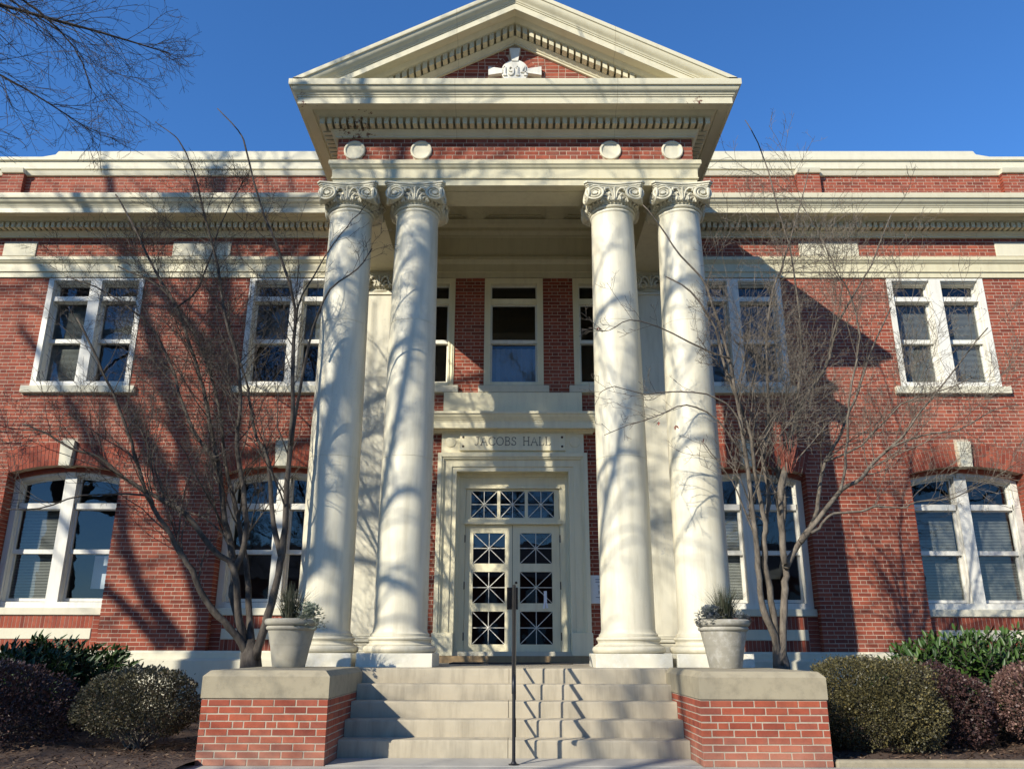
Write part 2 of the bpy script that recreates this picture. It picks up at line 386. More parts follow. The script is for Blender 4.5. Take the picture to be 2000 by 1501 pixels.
# ------------------------------------------------------------------ the hall
W = 14.21; FY = 10.97; FX = 2.73; LZ = .834
CO = .0677
B = thing('hall_building', 'red brick two storey hall with cream columned portico and pediment dated 1914', 'building', (0, 14.2, 0))
UW = [-7.898, -4.094, 4.094, 7.898]
UZ0, UZ1 = 5.50, 7.715
BAY = .994; ARC_R = 3.6; ARC_C = 4.115 - ARC_R
def arc_z(dx, R_=ARC_R, c=ARC_C): return c + math.sqrt(R_*R_ - dx*dx)
PW = [(-1.66, .545), (-.018, .545), (1.63, .545)]
DC = -.035
bricks_all = []
def brick_mb_box(m, x0, x1, z0, z1, y0, y1): m.box(x0, x1, y0, y1, z0, z1, True)
MBR = {}
def rng_holes(z, region):
    """blocked x intervals of the main wall at height z -> list of (xa, xb, reveal)"""
    H = []
    if region == 'wall':
        for xc in UW:
            if UZ0 - .06 < z < UZ1 + .02: H.append((xc-.913, xc+.913, .12))
            if 5.425 < z < 5.57: H.append((xc-1.035, xc+1.035, 0))
        for xc in UW:
            if z < 4.53:
                hw = 0
                if z < 3.99: hw = BAY; rv = .25
                else:
                    ro = ARC_R + .395; dz = z + .034 - ARC_C; rv = 0
                    if dz < ro:
                        hw = math.sqrt(ro*ro - dz*dz); hw = min(hw, BAY + (z-3.975)*math.tan(R(16.0)) - .002)
                if hw: H.append((xc-hw, xc+hw, rv))
            if 4.1 < z < 4.60: H.append((xc-.135, xc+.135, 0))
        for xc, hw in PW:
            if 5.57 < z < UZ1 + .02: H.append((xc-hw, xc+hw, .1))
            if 5.43 < z < 5.575: H.append((xc-.64, xc+.64, 0))
        if z < 5.03: H.append((DC-1.26, DC+1.26, 0))
        if 5.03 < z < 5.43: H.append((-1.27, 1.2, 0))
        for s in (-1, 1): H.append((s*2.51-.36, s*2.51+.36, 0))
    if region == 'attic':
        for a, b in ((-9.80, -9.16), (-6.55, -5.43), (5.42, 6.56), (9.16, 9.80)):
            if 8.165 < z < 8.45: H.append((a, b, 0))
    return sorted(H)
def lay(x0, x1, zb, zt, Y, region, seed, depth=.022, holes=None, proud=0, hdr=True):
    """Flemish bond between heights; returns list of bricks (x0,x1,z0,z1,y0,y1)"""
    rng = random.Random(seed); out = []
    n = round((zt - zb) / CO); c = (zt - zb) / n
    for k in range(n):
        z0 = zb + k*c + .006; z1 = zb + (k+1)*c - .006; zc = (z0+z1)/2
        H = [h for h in (holes(zc) if holes else rng_holes(zc, region)) if h[1] > x0 and h[0] < x1]
        segs = []; a = x0; ra = 0
        for h0, h1, rv in H:
            if h0 > a + .02: segs.append((a, h0, ra, rv))
            if h1 > a: a = h1; ra = rv
        if a < x1 - .02: segs.append((a, x1, ra, 0))
        off = (0 if k % 2 else .16) + rng.uniform(-.006, .006)
        for s0, s1, r0, r1 in segs:
            x = s0; i0 = math.floor((s0 - off) / .32)
            # joint positions of this course
            J = []
            t = off + i0*.32
            while t < s1 + .4: J += [t, t + .213]; t += .32
            J = [j + rng.uniform(-.004, .004) for j in J if s0 + .045 < j < s1 - .045]
            e = [s0] + J + [s1]
            for i in range(len(e) - 1):
                a_ = e[i] + (.005 if i else 0); b_ = e[i+1] - (.005 if i < len(e)-2 else 0)
                dp = depth
                if i == 0 and r0: dp = r0
                if i == len(e)-2 and r1: dp = max(dp, r1)
                dy = rng.uniform(-.0015, .001); dz = rng.uniform(-.0012, .0012)
                out.append((a_, b_, z0+dz, z1+dz, Y-proud+dy, Y+dp))
    return out
def depth_of(b): return FW.dot(Vector(((b[0]+b[1])/2, b[4], (b[2]+b[3])/2)) - CAMP)
# main wall + frieze strips + parapets
wall_b = lay(-11, 11, 1.013, 1.013 + 99*CO, W, 'wall', 1)
attic_b = lay(-11, -FX, 8.125, 8.125+6*.0717, W, 'attic', 2) + lay(FX, 11, 8.125, 8.125+6*.0717, W, 'attic', 3)
PAR_Y = W - .02
par_b = lay(-11, -2.6, 9.1, 9.1+12*CO, PAR_Y, 'par', 4, holes=lambda z: [(-10.05, -9.62, 0)]) + lay(2.6, 11, 9.1, 9.1+12*CO, PAR_Y, 'par', 5, holes=lambda z: [(5.49, 5.95, 0), (9.49, 9.97, 0)])
for i, (a, b) in enumerate(((-10.05, -9.62), (5.49, 5.95), (9.49, 9.97))):
    par_b += lay(a, b, 9.1, 9.1+12*CO, PAR_Y-.11, 'par', 60+i, depth=.11, holes=lambda z: [])
RND = [-2.465, -1.44, 1.47, 2.42]
def frz_holes(z):
    d = z - 8.345
    return [(x - math.sqrt(max(.168**2 - d*d, 0)), x + math.sqrt(max(.168**2-d*d, 0)), 0) for x in RND] if abs(d) < .168 else []
frieze_b = lay(-FX, FX, 8.125, 8.125+6*.0717, FY, 'fr', 6, holes=frz_holes, depth=.1)
RK = .52   # slope of the pediment
TY0 = 9.10; TAP = 10.28
def tymp(z): return (TAP - z) / RK
tym_b = []
rngt = random.Random(8)
for k in range(17):
    z0 = TY0 + k*CO
    hw = tymp(z0) + .16
    if hw < .18: break
    d = z0 + CO/2 - 9.76
    H = []
    if abs(d) < .35: q = math.sqrt(.35**2-d*d); H.append((-q, q, 0))
    if abs(d) < .085: H.append((-.43, .43, 0))
    if .3 < d < .46: H.append((-.095, .095, 0))
    if H: H = [(min(h[0] for h in H), max(h[1] for h in H), 0)]
    tym_b += lay(-hw, hw, z0, z0+CO, FY, 'ty', 100+k, holes=lambda z, H=H: H)
allb = [('frieze', b) for b in frieze_b] + [('tym', b) for b in tym_b] + [('wall', b) for b in wall_b + attic_b + par_b]
# mortar backing walls
m = MB()
outer = [(-11, 0.9), (11, .9), (11, 8.7), (-11, 8.7)]
holes = []
for xc in UW:
    holes.append([(xc-.916, UZ0-.02), (xc+.916, UZ0-.02), (xc+.916, UZ1), (xc-.916, UZ1)])
    pts = [(xc-BAY-.008, 1.0), (xc+BAY+.008, 1.0)]
    pts += [(xc + BAY*math.cos(math.pi*t/14) if 0 < t < 14 else xc + (BAY+.008)*(1 if t == 0 else -1), arc_z(BAY*math.cos(math.pi*t/14))) for t in range(15)]
    holes.append(pts)
for xc, hw in PW: holes.append([(xc-hw+.006, 5.5), (xc+hw-.006, 5.5), (xc+hw-.006, UZ1), (xc-hw+.006, UZ1)])
holes.append([(DC-1.2, .95), (DC+1.2, .95), (DC+1.2, 4.2), (DC-1.2, 4.2)])
m.plate(outer, holes, W+.003, W+.30)
wall = m.build('brick_wall', M['mortar'], B)
m = MB(); m.box(-11, 11, PAR_Y+.003, PAR_Y+.3, 8.7, 9.95)
for a, b in ((-10.05, -9.62), (5.49, 5.95), (9.49, 9.97)): m.box(a+.01, b-.01, PAR_Y-.107, PAR_Y+.05, 9.1, 9.9)
par = m.build('parapet', M['mortar'], B)
m = MB(); m.box(-FX+.01, FX-.01, FY+.003, FY+.3, 8.1, 9.1)
for s in (-1, 1): m.box(s*(FX-.01) if s < 0 else FX-.3, -FX+.3 if s < 0 else FX-.01, FY+.3, W, 8.1, 9.0)
m.add([(-2.4, FY+.0028, 9.0), (2.4, FY+.0028, 9.0), (0, FY+.0028, 10.35)], [(0, 1, 2)])
frz = m.build('portico_frieze', M['mortar'], B)
# the bricks that show largest are objects of their own, the rest is one mesh per wall
def visible_pick(t):
    k, b = t
    if k == 'wall':
        x = (b[0]+b[1])/2; z = (b[2]+b[3])/2
        if z > 3.2 or z < 1.3 or abs(x) > 8.2 or abs(x) < 4.9: return 99
    if b[1]-b[0] < .15: return 60 + depth_of(b)
    return depth_of(b)
order = sorted(range(len(allb)), key=lambda i: visible_pick(allb[i]))
single = set(order[:300])
um = MB(); um.box(-.5, .5, 0, 1, -.5, .5, True); brick_mesh = um.mesh('brick', M['brick'])
par_of = {'wall': wall, 'frieze': frz, 'tym': frz}
rest = {'wall': MB(), 'frieze': MB()}
for i, (k, b) in enumerate(allb):
    if i in single:
        link('brick', brick_mesh, par_of[k], ((b[0]+b[1])/2, b[4], (b[2]+b[3])/2), (b[1]-b[0], b[5]-b[4], b[3]-b[2]))
    else: rest['wall' if k == 'wall' else 'frieze'].box(b[0], b[1], b[4], b[5], b[2], b[3], True)
# side friezes of the portico
for s in (-1, 1):
    rr = random.Random(40+s)
    for k in range(6):
        z0 = 8.125 + k*.0717 + .005; y = FY + .11 + (.05 if k % 2 else 0)
        while y < W - .1:
            L = rr.choice((.203, .203, .097)); 
            rest['frieze'].box(s*FX - (.0 if s < 0 else .02), s*FX + (.02 if s < 0 else 0), y, min(y+L, W-.02), z0, z0+.0617)
            y += L + .01
rest['wall'].build('brickwork', M['brick'], wall, raw=True, kind='stuff')
rest['frieze'].build('brickwork', M['brick'], frz, raw=True, kind='stuff')

# arch rings, keystones
for xc in UW:
    ring = 32; th = math.asin(BAY/ARC_R)
    for i in range(ring):
        a0 = -th + 2*th*i/ring; a1 = -th + 2*th*(i+1)/ring; am = (a0+a1)/2
        if abs(am*ARC_R) < .10: continue
        g = .0045/ARC_R
        cuts = [0, .2, .4] if i % 2 else [0, .1, .3, .4]
        for c0, c1 in zip(cuts, cuts[1:]):
            r0 = ARC_R + c0 + (.004 if c0 else 0); r1 = ARC_R + c1 - .005
            q = [(xc + r*math.sin(a), ARC_C + r*math.cos(a)) for r, a in ((r0, a0+g), (r0, a1-g), (r1, a1-g), (r1, a0+g))]
            mm = MB(); dp = .25 if c0 == 0 else .02
            mm.add([(x, W-.004, z) for x, z in q] + [(x, W+dp, z) for x, z in q], [(0,1,2,3), (1,0,4,5), (2,1,5,6), (3,2,6,7), (0,3,7,4)])
            link('arch_brick', mm.mesh('arch_brick', M['brick']), wall)
# inner lower order of the arch and reveal mortar
for xc in UW:
    m = MB(); pts = [(xc + BAY*math.sin(-.27+.54*t/12)/math.sin(.27), arc_z(BAY*math.sin(-.27+.54*t/12)/math.sin(.27))) for t in range(13)]
    low = [(x, z-.075) for x, z in pts][::-1]
    m.plate(pts + low, [], W+.17, W+.3)
    m.build('inner_arch', M['brick'], wall)

# ------------------------------------------------------------------ windows
def arch_line(xa, xb, xc, drop, n=8):
    return [(xa + (xb-xa)*t/n, 4.06 - drop - (3.45 - math.sqrt(3.45**2 - (xa+(xb-xa)*t/n-xc)**2))) for t in range(n+1)]
def room(mb, x0, x1, y0, y1, z0, z1):
    vs = [(x0,y0,z0),(x1,y0,z0),(x1,y1,z0),(x0,y1,z0),(x0,y0,z1),(x1,y0,z1),(x1,y1,z1),(x0,y1,z1)]
    mb.add(vs, [(0,1,2,3),(4,5,6,7),(0,3,7,4),(1,2,6,5),(2,3,7,6)])
def blind(parent, x0, x1, z0, z1, y, material, pitch=.026):
    m = MB(); z = z1
    while z > z0:
        m.add([(x0, y-.008, z-.018), (x1, y-.008, z-.018), (x1, y+.008, z), (x0, y+.008, z)], [(0, 1, 2, 3)]); z -= pitch
    m.box(x0, x1, y-.014, y+.014, z0-.02, z0)
    return m.build('blind', material, parent, raw=True, kind='stuff')
def sash_pair(parent, x0, x1, zs, Y, head):
    """one light: transom pane, upper and lower sash. zs = (bottom, rail0, rail1, top of sash, transom bottom); head = list of points of the top line"""
    zb, zr0, zr1, zt, ztr = zs
    s = .036
    def fr(outer, inner, y, d=.045):
        m = MB(); m.plate(outer, [inner], y, y+d); m.build('sash', M['white'], parent)
    def pane(poly, y):
        m = MB(); m.add([(x, y, z) for x, z in poly], [tuple(range(len(poly)))]); o = m.build('pane', M['glass'], parent, raw=True)
    hin = [(x, z - s*.8) for x, z in head]
    hin = [(min(max(x, x0+s*.7), x1-s*.7), z) for x, z in hin]
    fr([(x0, ztr), (x1, ztr)] + head[::-1], [(x0+s*.7, ztr+.012), (x1-s*.7, ztr+.012)] + hin[::-1], Y+.012)
    pane([(x0+s*.6, ztr+.01), (x1-s*.6, ztr+.01)] + hin[::-1], Y+.035)
    fr([(x0, zr0), (x1, zr0), (x1, zt), (x0, zt)], [(x0+s, zr1), (x1-s, zr1), (x1-s, zt-.02), (x0+s, zt-.02)], Y)
    pane([(x0+s*.9, zr1-.004), (x1-s*.9, zr1-.004), (x1-s*.9, zt-.018), (x0+s*.9, zt-.018)], Y+.022)
    fr([(x0, zb), (x1, zb), (x1, zr1-.002), (x0, zr1-.002)], [(x0+s, zb+.05), (x1-s, zb+.05), (x1-s, zr0-.004), (x0+s, zr0-.004)], Y+.048)
    pane([(x0+s*.9, zb+.046), (x1-s*.9, zb+.046), (x1-s*.9, zr0), (x0+s*.9, zr0)], Y+.07)
rooms = MB()
for wi, xc in enumerate(UW):
    # ---- upper window
    Yf = W - .012; D = .20
    xo = .905; mu = .105; ja = .10
    L = [(xc-xo+ja, xc-mu), (xc+mu, xc+xo-ja)]
    out = [(xc-xo, 5.57), (xc+xo, 5.57), (xc+xo, UZ1-.008), (xc-xo, UZ1-.008)]
    m = MB(); m.plate(out, [[(a, 5.66), (b, 5.66), (b, 7.665), (a, 7.665)] for a, b in L], Yf, Yf+D+.05)
    # stepped casing mouldings at head and jambs
    for a, b in L:
        m.box(a-.002, b+.002, Yf+.03, Yf+D+.04, 7.645, 7.667)
        m.box(a-.002, b+.002, Yf+.07, Yf+D+.04, 7.625, 7.646)
        m.box(a-.001, a+.014, Yf+.05, Yf+D+.04, 5.66, 7.64); m.box(b-.014, b+.001, Yf+.05, Yf+D+.04, 5.66, 7.64)
        m.box(a, b, Yf+.045, Yf+D+.04, 7.262, 7.352)   # transom bar
    win = m.build('window', M['white'], B)
    m = MB(); m.bev(xc-1.035, xc+1.035, W-.075, W+.16, 5.432, 5.568, .008); m.build('sill', M['slab'], win)
    for li, (a, b) in enumerate(L):
        a += .014; b -= .014
        sash_pair(win, a, b, (5.675, 6.455, 6.53, 7.262, 7.352), Yf+.15, [(a, 7.628), (b, 7.628)])
        if wi >= 2: blind(win, a, b, 5.68, 7.26, Yf+.26, M['blind_grey'], .024)
        else: blind(win, a, b, (6.5 if li else 5.7) if wi == 0 else 6.45, 7.26, Yf+.26, M['blind_grey'], .024)
    room(rooms, xc-xo, xc+xo, Yf+D+.045, Yf+1.5, 5.5, 7.75)
    # ---- lower window
    Yf = W + .25
    xo = BAY - .006; mu = .105; ja = .10
    L = [(xc-xo+ja, xc-mu), (xc+mu, xc+xo-ja)]
    out = [(xc-xo, 1.70), (xc+xo, 1.70)] + arch_line(xc+xo, xc-xo, xc, 0, 16)
    hol = []
    for a, b in L: hol.append([(a, 1.80), (b, 1.80)] + arch_line(b, a, xc, .07))
    m = MB(); m.plate(out, hol, Yf, Yf+.20)
    for a, b in L:
        m.box(a, b, Yf+.05, Yf+.19, 3.39, 3.49)
        m.box(a-.001, a+.014, Yf+.05, Yf+.19, 1.8, 3.86); m.box(b-.014, b+.001, Yf+.05, Yf+.19, 1.8, 3.86)
        t1 = arch_line(a, b, xc, .068); t2 = [(x, z-.03) for x, z in t1]
        m.plate(t1 + t2[::-1], [], Yf+.05, Yf+.19)
        m.plate([(x, z+.002) for x, z in t1] + [(x, z-.014) for x, z in t1][::-1], [], Yf+.025, Yf+.06)
    m.box(xc-.07, xc+.07, Yf-.03, Yf-.002, 3.96, 4.10)
    win = m.build('window', M['white'], B)
    m = MB(); m.bev(xc-BAY+.004, xc+BAY-.004, W+.12, Yf+.1, 1.58, 1.70, .008); m.build('sill', M['slab'], win)
    m = MB()
    kz0, kz1 = 4.095, 4.545
    kv = [(xc-.095, W-.075, kz0), (xc+.095, W-.075, kz0), (xc+.125, W-.075, kz1), (xc-.125, W-.075, kz1)]
    m.add(kv + [(x, W+.2 if z < 4.2 else W+.02, z) for x, y, z in kv], [(0,1,2,3), (1,0,4,5), (2,1,5,6), (3,2,6,7), (0,3,7,4), (4,7,6,5)])
    m.build('keystone', M['slab'], win)
    for li, (a, b) in enumerate(L):
        a += .014; b -= .014
        sash_pair(win, a, b, (1.815, 2.615, 2.69, 3.39, 3.49), Yf+.10, arch_line(a, b, xc, .10))
        if wi == 3: blind(win, a, b, 1.82, 3.38, Yf+.26, M['blind_grey'])
        elif wi == 2 and li == 0: blind(win, a, b, 1.82, 3.38, Yf+.26, M['blind_white'])
        elif wi == 0 and li == 0: blind(win, a, b, 1.82, 3.38, Yf+.26, M['blind_grey'])
        elif wi == 0:
            mm = MB(); mm.box(a+.27, a+.30+.25, Yf+.5, Yf+.52, 2.05, 2.62); mm.build('wall_notice', M['paper'], win)
    room(rooms, xc-xo, xc+xo, Yf+.195, Yf+1.7, 1.6, 4.3)
    # ---- apron below: soldier courses round a pale slab, recessed in the bay
    Ya = W + .15
    m = MB(); m.box(xc-BAY, xc+BAY, Ya+.003, Ya+.2, 1.0, 1.59); ap = m.build('apron', M['mortar'], B)
    m = MB()
    n = 24; sw = 1.63/n
    for i in range(n):
        for z0, z1 in ((1.37, 1.575), (1.018, 1.19)):
            m.box(xc-.815+i*sw+.004, xc-.815+(i+1)*sw-.004, Ya+random.uniform(-.0015, .001), Ya+.02, z0, z1, True)
    for s in (-1, 1):
        for k in range(8):
            z0 = 1.018 + k*.0696
            x0_, x1_ = (xc+.82, xc+BAY) if s > 0 else (xc-BAY, xc-.82)
            m.box(x0_, x1_, Ya+random.uniform(-.0015, .001), Ya+.02, z0+.004, z0+.0656, True)
    m.build('apron_brickwork', M['brick'], ap, raw=True, kind='stuff')
    m = MB(); m.bev(xc-.81, xc+.81, Ya-.012, Ya+.05, 1.196, 1.364, .004); m.build('slab', M['slab'], ap)
# porch windows above the door
for i, (xc, hw) in enumerate(PW):
    Yf = W - .02; a, b = xc-hw+.11, xc+hw-.11
    m = MB(); m.plate([(xc-hw, 5.575), (xc+hw, 5.575), (xc+hw, 7.71), (xc-hw, 7.71)], [[(a, 5.65), (b, 5.65), (b, 7.6), (a, 7.6)]], Yf, Yf+.2)
    m.box(a, b, Yf+.05, Yf+.19, 7.20, 7.31)
    m.box(a-.03, a, Yf-.015, Yf, 5.6, 7.64); m.box(b, b+.03, Yf-.015, Yf, 5.6, 7.64); m.box(a-.03, b+.03, Yf-.0149, Yf, 7.601, 7.64)
    m.box(a-.085, a-.07, Yf-.015, Yf, 5.6, 7.69); m.box(b+.07, b+.085, Yf-.015, Yf, 5.6, 7.69)
    win = m.build('window', M['door'], B)
    m = MB(); m.bev(xc-.64, xc+.64, W-.09, W+.14, 5.437, 5.573, .008); m.build('sill', M['slab'], win)
    sash_pair(win, a, b, (5.655, 6.43, 6.50, 7.20, 7.31), Yf+.10, [(a, 7.6), (b, 7.6)])
    if i == 1:
        mm = MB(); nn = 40
        vs = [(a + (b-a)*k/nn, Yf+.20+.012*math.sin(k*.9)+.006*math.sin(k*2.3), z) for k in range(nn+1) for z in (5.7, 6.36)]
        mm.add(vs, [(2*k, 2*k+2, 2*k+3, 2*k+1) for k in range(nn)]); mm.build('pane_sheet', M['blue_sheet'], win, smooth=True)  # wavy pale blue sheet close behind the lower pane
    room(rooms, xc-hw, xc+hw, Yf+.195, Yf+1.5, 5.5, 7.7)
rooms.build('interior', M['interior'], B, raw=True)

# ------------------------------------------------------------------ foundation, belt, cornices, parapet coping
m = MB()
for x0, x1 in ((-11, -3.1), (3.1, 11)):
    m.extrude([(-.3, -.2), (.16, -.2), (.16, .86), (.05, .90), (.05, .985), (.03, 1.013), (-.3, 1.013)], [(x0, W, 0, -1), (x1, W, 0, -1)])
m.box(-3.1, 3.1, W-.05, W+.2, .7, 1.012)
m.build('foundation', M['slab'], B)
BELT = [(-.02, 8.135), (.095, 8.125), (.10, 8.115), (.10, 8.055), (.085, 8.045), (.07, 8.015), (.05, 7.995), (.045, 7.985), (.045, 7.85), (.055, 7.848), (.055, 7.83), (.03, 7.822), (.03, 7.722), (-.02, 7.722)]
CORN = [(-.02, 8.555), (.04, 8.555), (.04, 8.582), (.06, 8.592), (.07, 8.615), (.095, 8.635), (.115, 8.655), (.06, 8.66), (.06, 8.775), (.255, 8.775), (.255, 8.79), (.275, 8.795), (.31, 8.815), (.33, 8.84), (.34, 8.85), (.35, 8.835), (.50, 8.825), (.50, 8.815), (.525, 8.815), (.525, 8.925), (.54, 8.928), (.54, 8.945), (.555, 8.955), (.56, 8.972), (.572, 8.985), (.595, 9.0), (.61, 9.02), (.618, 9.045), (.625, 9.06), (.645, 9.065), (.65, 9.08), (.65, 9.165), (.60, 9.18), (-.02, 9.22)]
for x0, x1 in ((-11, -FX), (FX, 11)):
    m = MB(); m.extrude(BELT[::-1], [(x0, W, 0, -1), (x1, W, 0, -1)]); m.build('belt_course', M['cream'], B)
den = MB(); den.bev(-.035, .035, -.245, -.05, 8.662, 8.772, .004)
dent_mesh = den.mesh('dentil', M['cornice'])
def denticulate(parent, x0, x1, Y):
    n = int((x1-x0)/.1085)
    for i in range(n+1): link('dentil', dent_mesh, parent, (x0 + (x1-x0)*i/n, Y, 0))
for x0, x1 in ((-11, -FX-.02), (FX+.02, 11)):
    m = MB(); m.extrude(CORN, [(x0, W, 0, -1), (x1, W, 0, -1)]); c = m.build('cornice', M['cornice'], B, smooth=True, angle=30)
    a, b = (-10.1, -FX-.09) if x0 < 0 else (FX+.09, 10.1)
    denticulate(c, a, b, W)
# portico entablature (three sides)
def upath(x, y): return [(-x, W+.0, -1, 0), (-x, y, -1, -1), (x, y, 1, -1), (x, W+.0, 1, 0)]
m = MB(); m.extrude(BELT[::-1], upath(FX-.0, FY)); 
m.build('architrave', M['cream'], B)
m = MB(); m.extrude(CORN, upath(FX, FY)); pc = m.build('portico_cornice', M['cornice'], B, smooth=True, angle=30)
denticulate(pc, -FX-.21, FX+.21, FY)
for s in (-1, 1):
    for i in range(24):
        link('dentil', dent_mesh, pc, (s*FX, FY + .02 + i*.1085, 0), rot=(0, 0, s*math.pi/2))
# architrave soffit beams and inner faces, coffered ceiling
m = MB()
IB = .60
m.box(-FX+.02, FX-.02, FY+.018, FY+IB, 7.73, 9.0)
for s in (-1, 1):
    xa, xb = (-FX+.02, -FX+IB) if s < 0 else (FX-IB, FX-.02)
    m.box(xa, xb, FY+IB+.001, W-.03, 7.73, 9.0)
for z, d in ((7.80, .012), (8.05, .05), (8.62, .10), (8.72, .16)):   # inner mouldings
    m.box(-FX+IB, FX-IB, FY+IB-.01, FY+IB+d, z, z+.05)
m.box(-FX+.4, FX-.4, FY+.16, FY+IB-.14, 7.722, 7.729)
m.build('porch_beam', M['cream'], B)
m = MB(); m.box(-FX+.1, FX-.1, FY+.2, W, 8.93, 9.05)
yy = [FY+IB, 12.25, 13.05, W]
for y in yy: m.box(-FX+IB, FX-IB, y-.16, y+.16, 8.84, 8.928)
for x in (-2.1, -.75, .75, 2.1): m.box(x-.16, x+.16, FY+IB, W, 8.842, 8.929)
for j in range(3):
    for i in range(3):
        x0 = (-1.94, -.59, .91)[i]; x1 = (-.91, .59, 1.94)[i]; y0 = yy[j]+.16; y1 = yy[j+1]-.16
        for k, (t, zz) in enumerate(((.05, 8.87), (.1, 8.90))):
            m.box(x0, x1, y0, y0+t, zz, 8.927-.001*k); m.box(x0, x1, y1-t, y1, zz, 8.926-.001*k)
            m.box(x0, x0+t, y0, y1, zz+.002, 8.925-.001*k); m.box(x1-t, x1, y0, y1, zz+.002, 8.9245-.001*k)
m.build('porch_ceiling', M['cream'], B)
# rear entablature inside the porch
m = MB()
m.extrude(BELT[::-1], [(-FX+IB, W, 0, -1), (FX-IB, W, 0, -1)])
m.box(-FX+IB, FX-IB, W-.02, W+.02, 8.13, 8.6)
m.extrude([(0, 8.55), (.04, 8.56), (.05, 8.6), (.12, 8.65), (.12, 8.72), (.2, 8.76), (.24, 8.84), (0, 8.84)], [(-FX+IB, W, 0, -1), (FX-IB, W, 0, -1)])
m.build('porch_rear_band', M['cream'], B)
# roundels
rm = MB(); rm.lathe([(0, -.02), (.118, -.02), (.128, -.028), (.134, -.05), (.150, -.055), (.162, -.045), (.166, -.02), (.166, .03)], 0, 0, 40)
rme = rm.mesh('roundel', M['slab'], True, 40)
for x in RND: link('roundel', rme, frz, (x, FY, 8.345), scale=(1, 1, .55), rot=(-math.pi/2, 0, 0))
# parapet coping: stepped top, moulded
m = MB()
COP = [(-.25, 9.90), (.02, 9.90), (.04, 9.905), (.055, 9.94), (.07, 9.985), (.07, 9.99), (.0, 10.0), (.0, 10.035), (.06, 10.04), (.06, 10.10), (.03, 10.105), (.03, 10.225), (.075, 10.235), (.075, 10.30), (-.25, 10.33)]
segs = [(-11, -10.05, 0), (-10.05, -9.62, .11), (-9.62, 5.49, 0), (5.49, 5.95, .11), (5.95, 9.49, 0), (9.49, 9.97, .11), (9.97, 11, 0)]
LOW = COP[:10]; HI = COP[9:]
for a, b, d in segs: m.extrude([(o+d if o > 0 else o, z) for o, z in COP[:8]], [(a, PAR_Y, 0, -1), (b, PAR_Y, 0, -1)])
m.extrude([(-.25, 10.03)] + COP[8:], [(-11, PAR_Y, 0, -1), (11, PAR_Y, 0, -1)])
m.add([(x, y, z) for y in (PAR_Y-.03, PAR_Y+.3) for x, z in ((-9.45, 10.315), (9.45, 10.315), (9.12, 10.38), (9.07, 10.455), (-9.08, 10.455), (-9.13, 10.38))],
      [(0,1,2,3,4,5), (6,7,8,9,10,11), (0,1,7,6), (1,2,8,7), (2,3,9,8), (3,4,10,9), (4,5,11,10), (5,0,6,11)])
m.build('parapet_coping', M['slab'], B)
m = MB()
for a, b in ((-10.10, -9.57), (5.44, 6.0), (9.44, 10.02)): m.box(a, b, PAR_Y-.17, PAR_Y, 9.19, 9.30)
m.build('pier_foot', M['white'], B)
sl_ = [(-9.8, -9.16), (-6.55, -5.43), (5.42, 6.56), (9.16, 9.8)]
for a, b in sl_:
    m = MB(); m.bev(a+.005, b-.005, W-.02, W+.05, 8.172, 8.446, .005); m.build('stone_panel', M['slab'], B)

# ------------------------------------------------------------------ pediment
ang = math.atan(RK); ca, sa = math.cos(ang), math.sin(ang)
H0 = 9.165 - .0
def rake(prof, m, apex_z, y_ref, xe):
    # prof (o, h): o toward the viewer, h measured square to the slope
    for s in (-1, 1):
        vs = []
        k = len(prof)
        for o, h in prof:
            z_off = h/ca
            # foot: cut by the level z = 9.17
            xf = (apex_z + z_off - 9.17)/RK
            vs.append((s*max(xf, .0), y_ref - o, 9.17 if xf > 0 else apex_z+z_off))
        for o, h in prof: vs.append((0, y_ref - o, apex_z + h/ca))
        fs = [(j, j+1, k+j+1, k+j) for j in range(k-1)]
        m.add(vs, fs)
AP = 10.30      # apex of the lowest raking line (tympanum edge)
hs = [(-.02, 8.555), (.04, 8.555), (.04, 8.582), (.06, 8.592), (.07, 8.615), (.095, 8.635), (.115, 8.655), (.06, 8.66), (.06, 8.775), (.255, 8.775), (.255, 8.79), (.275, 8.795), (.31, 8.815), (.33, 8.84), (.34, 8.85), (.35, 8.835), (.50, 8.825), (.50, 8.815), (.525, 8.815), (.525, 8.925), (.54, 8.928), (.54, 8.945), (.555, 8.955), (.56, 8.972), (.572, 8.985), (.60, 9.005), (.62, 9.03), (.635, 9.06), (.642, 9.085), (.66, 9.09), (.665, 9.10), (.665, 9.16), (.60, 9.185), (-.3, 9.20)]
m = MB(); rake([(max(o, 0), (h-8.555)*.87) for o, h in hs], m, AP, FY, 3.4)
rk = m.build('raking_cornice', M['cornice'], B, smooth=True, angle=30)
dm = MB()
dv = [(-.035, -.245), (.035, -.245), (.035, -.05), (-.035, -.05)]
for s in (-1, 1):
    mm = MB()
    lo = .107*.87/ca; hi = .219*.87/ca
    sk = RK * -s
    vs = [(x, y, lo + sk*x) for x, y in dv] + [(x, y, hi + sk*x) for x, y in dv]
    mm.add(vs, [(0,1,2,3), (4,5,6,7), (0,1,5,4), (1,2,6,5), (2,3,7,6), (3,0,4,7)])
    me = mm.mesh('dentil', M['cornice'])
    for i in range(22):
        x = .055 + i*.104
        link('dentil', me, rk, (s*x, FY, AP - RK*x))
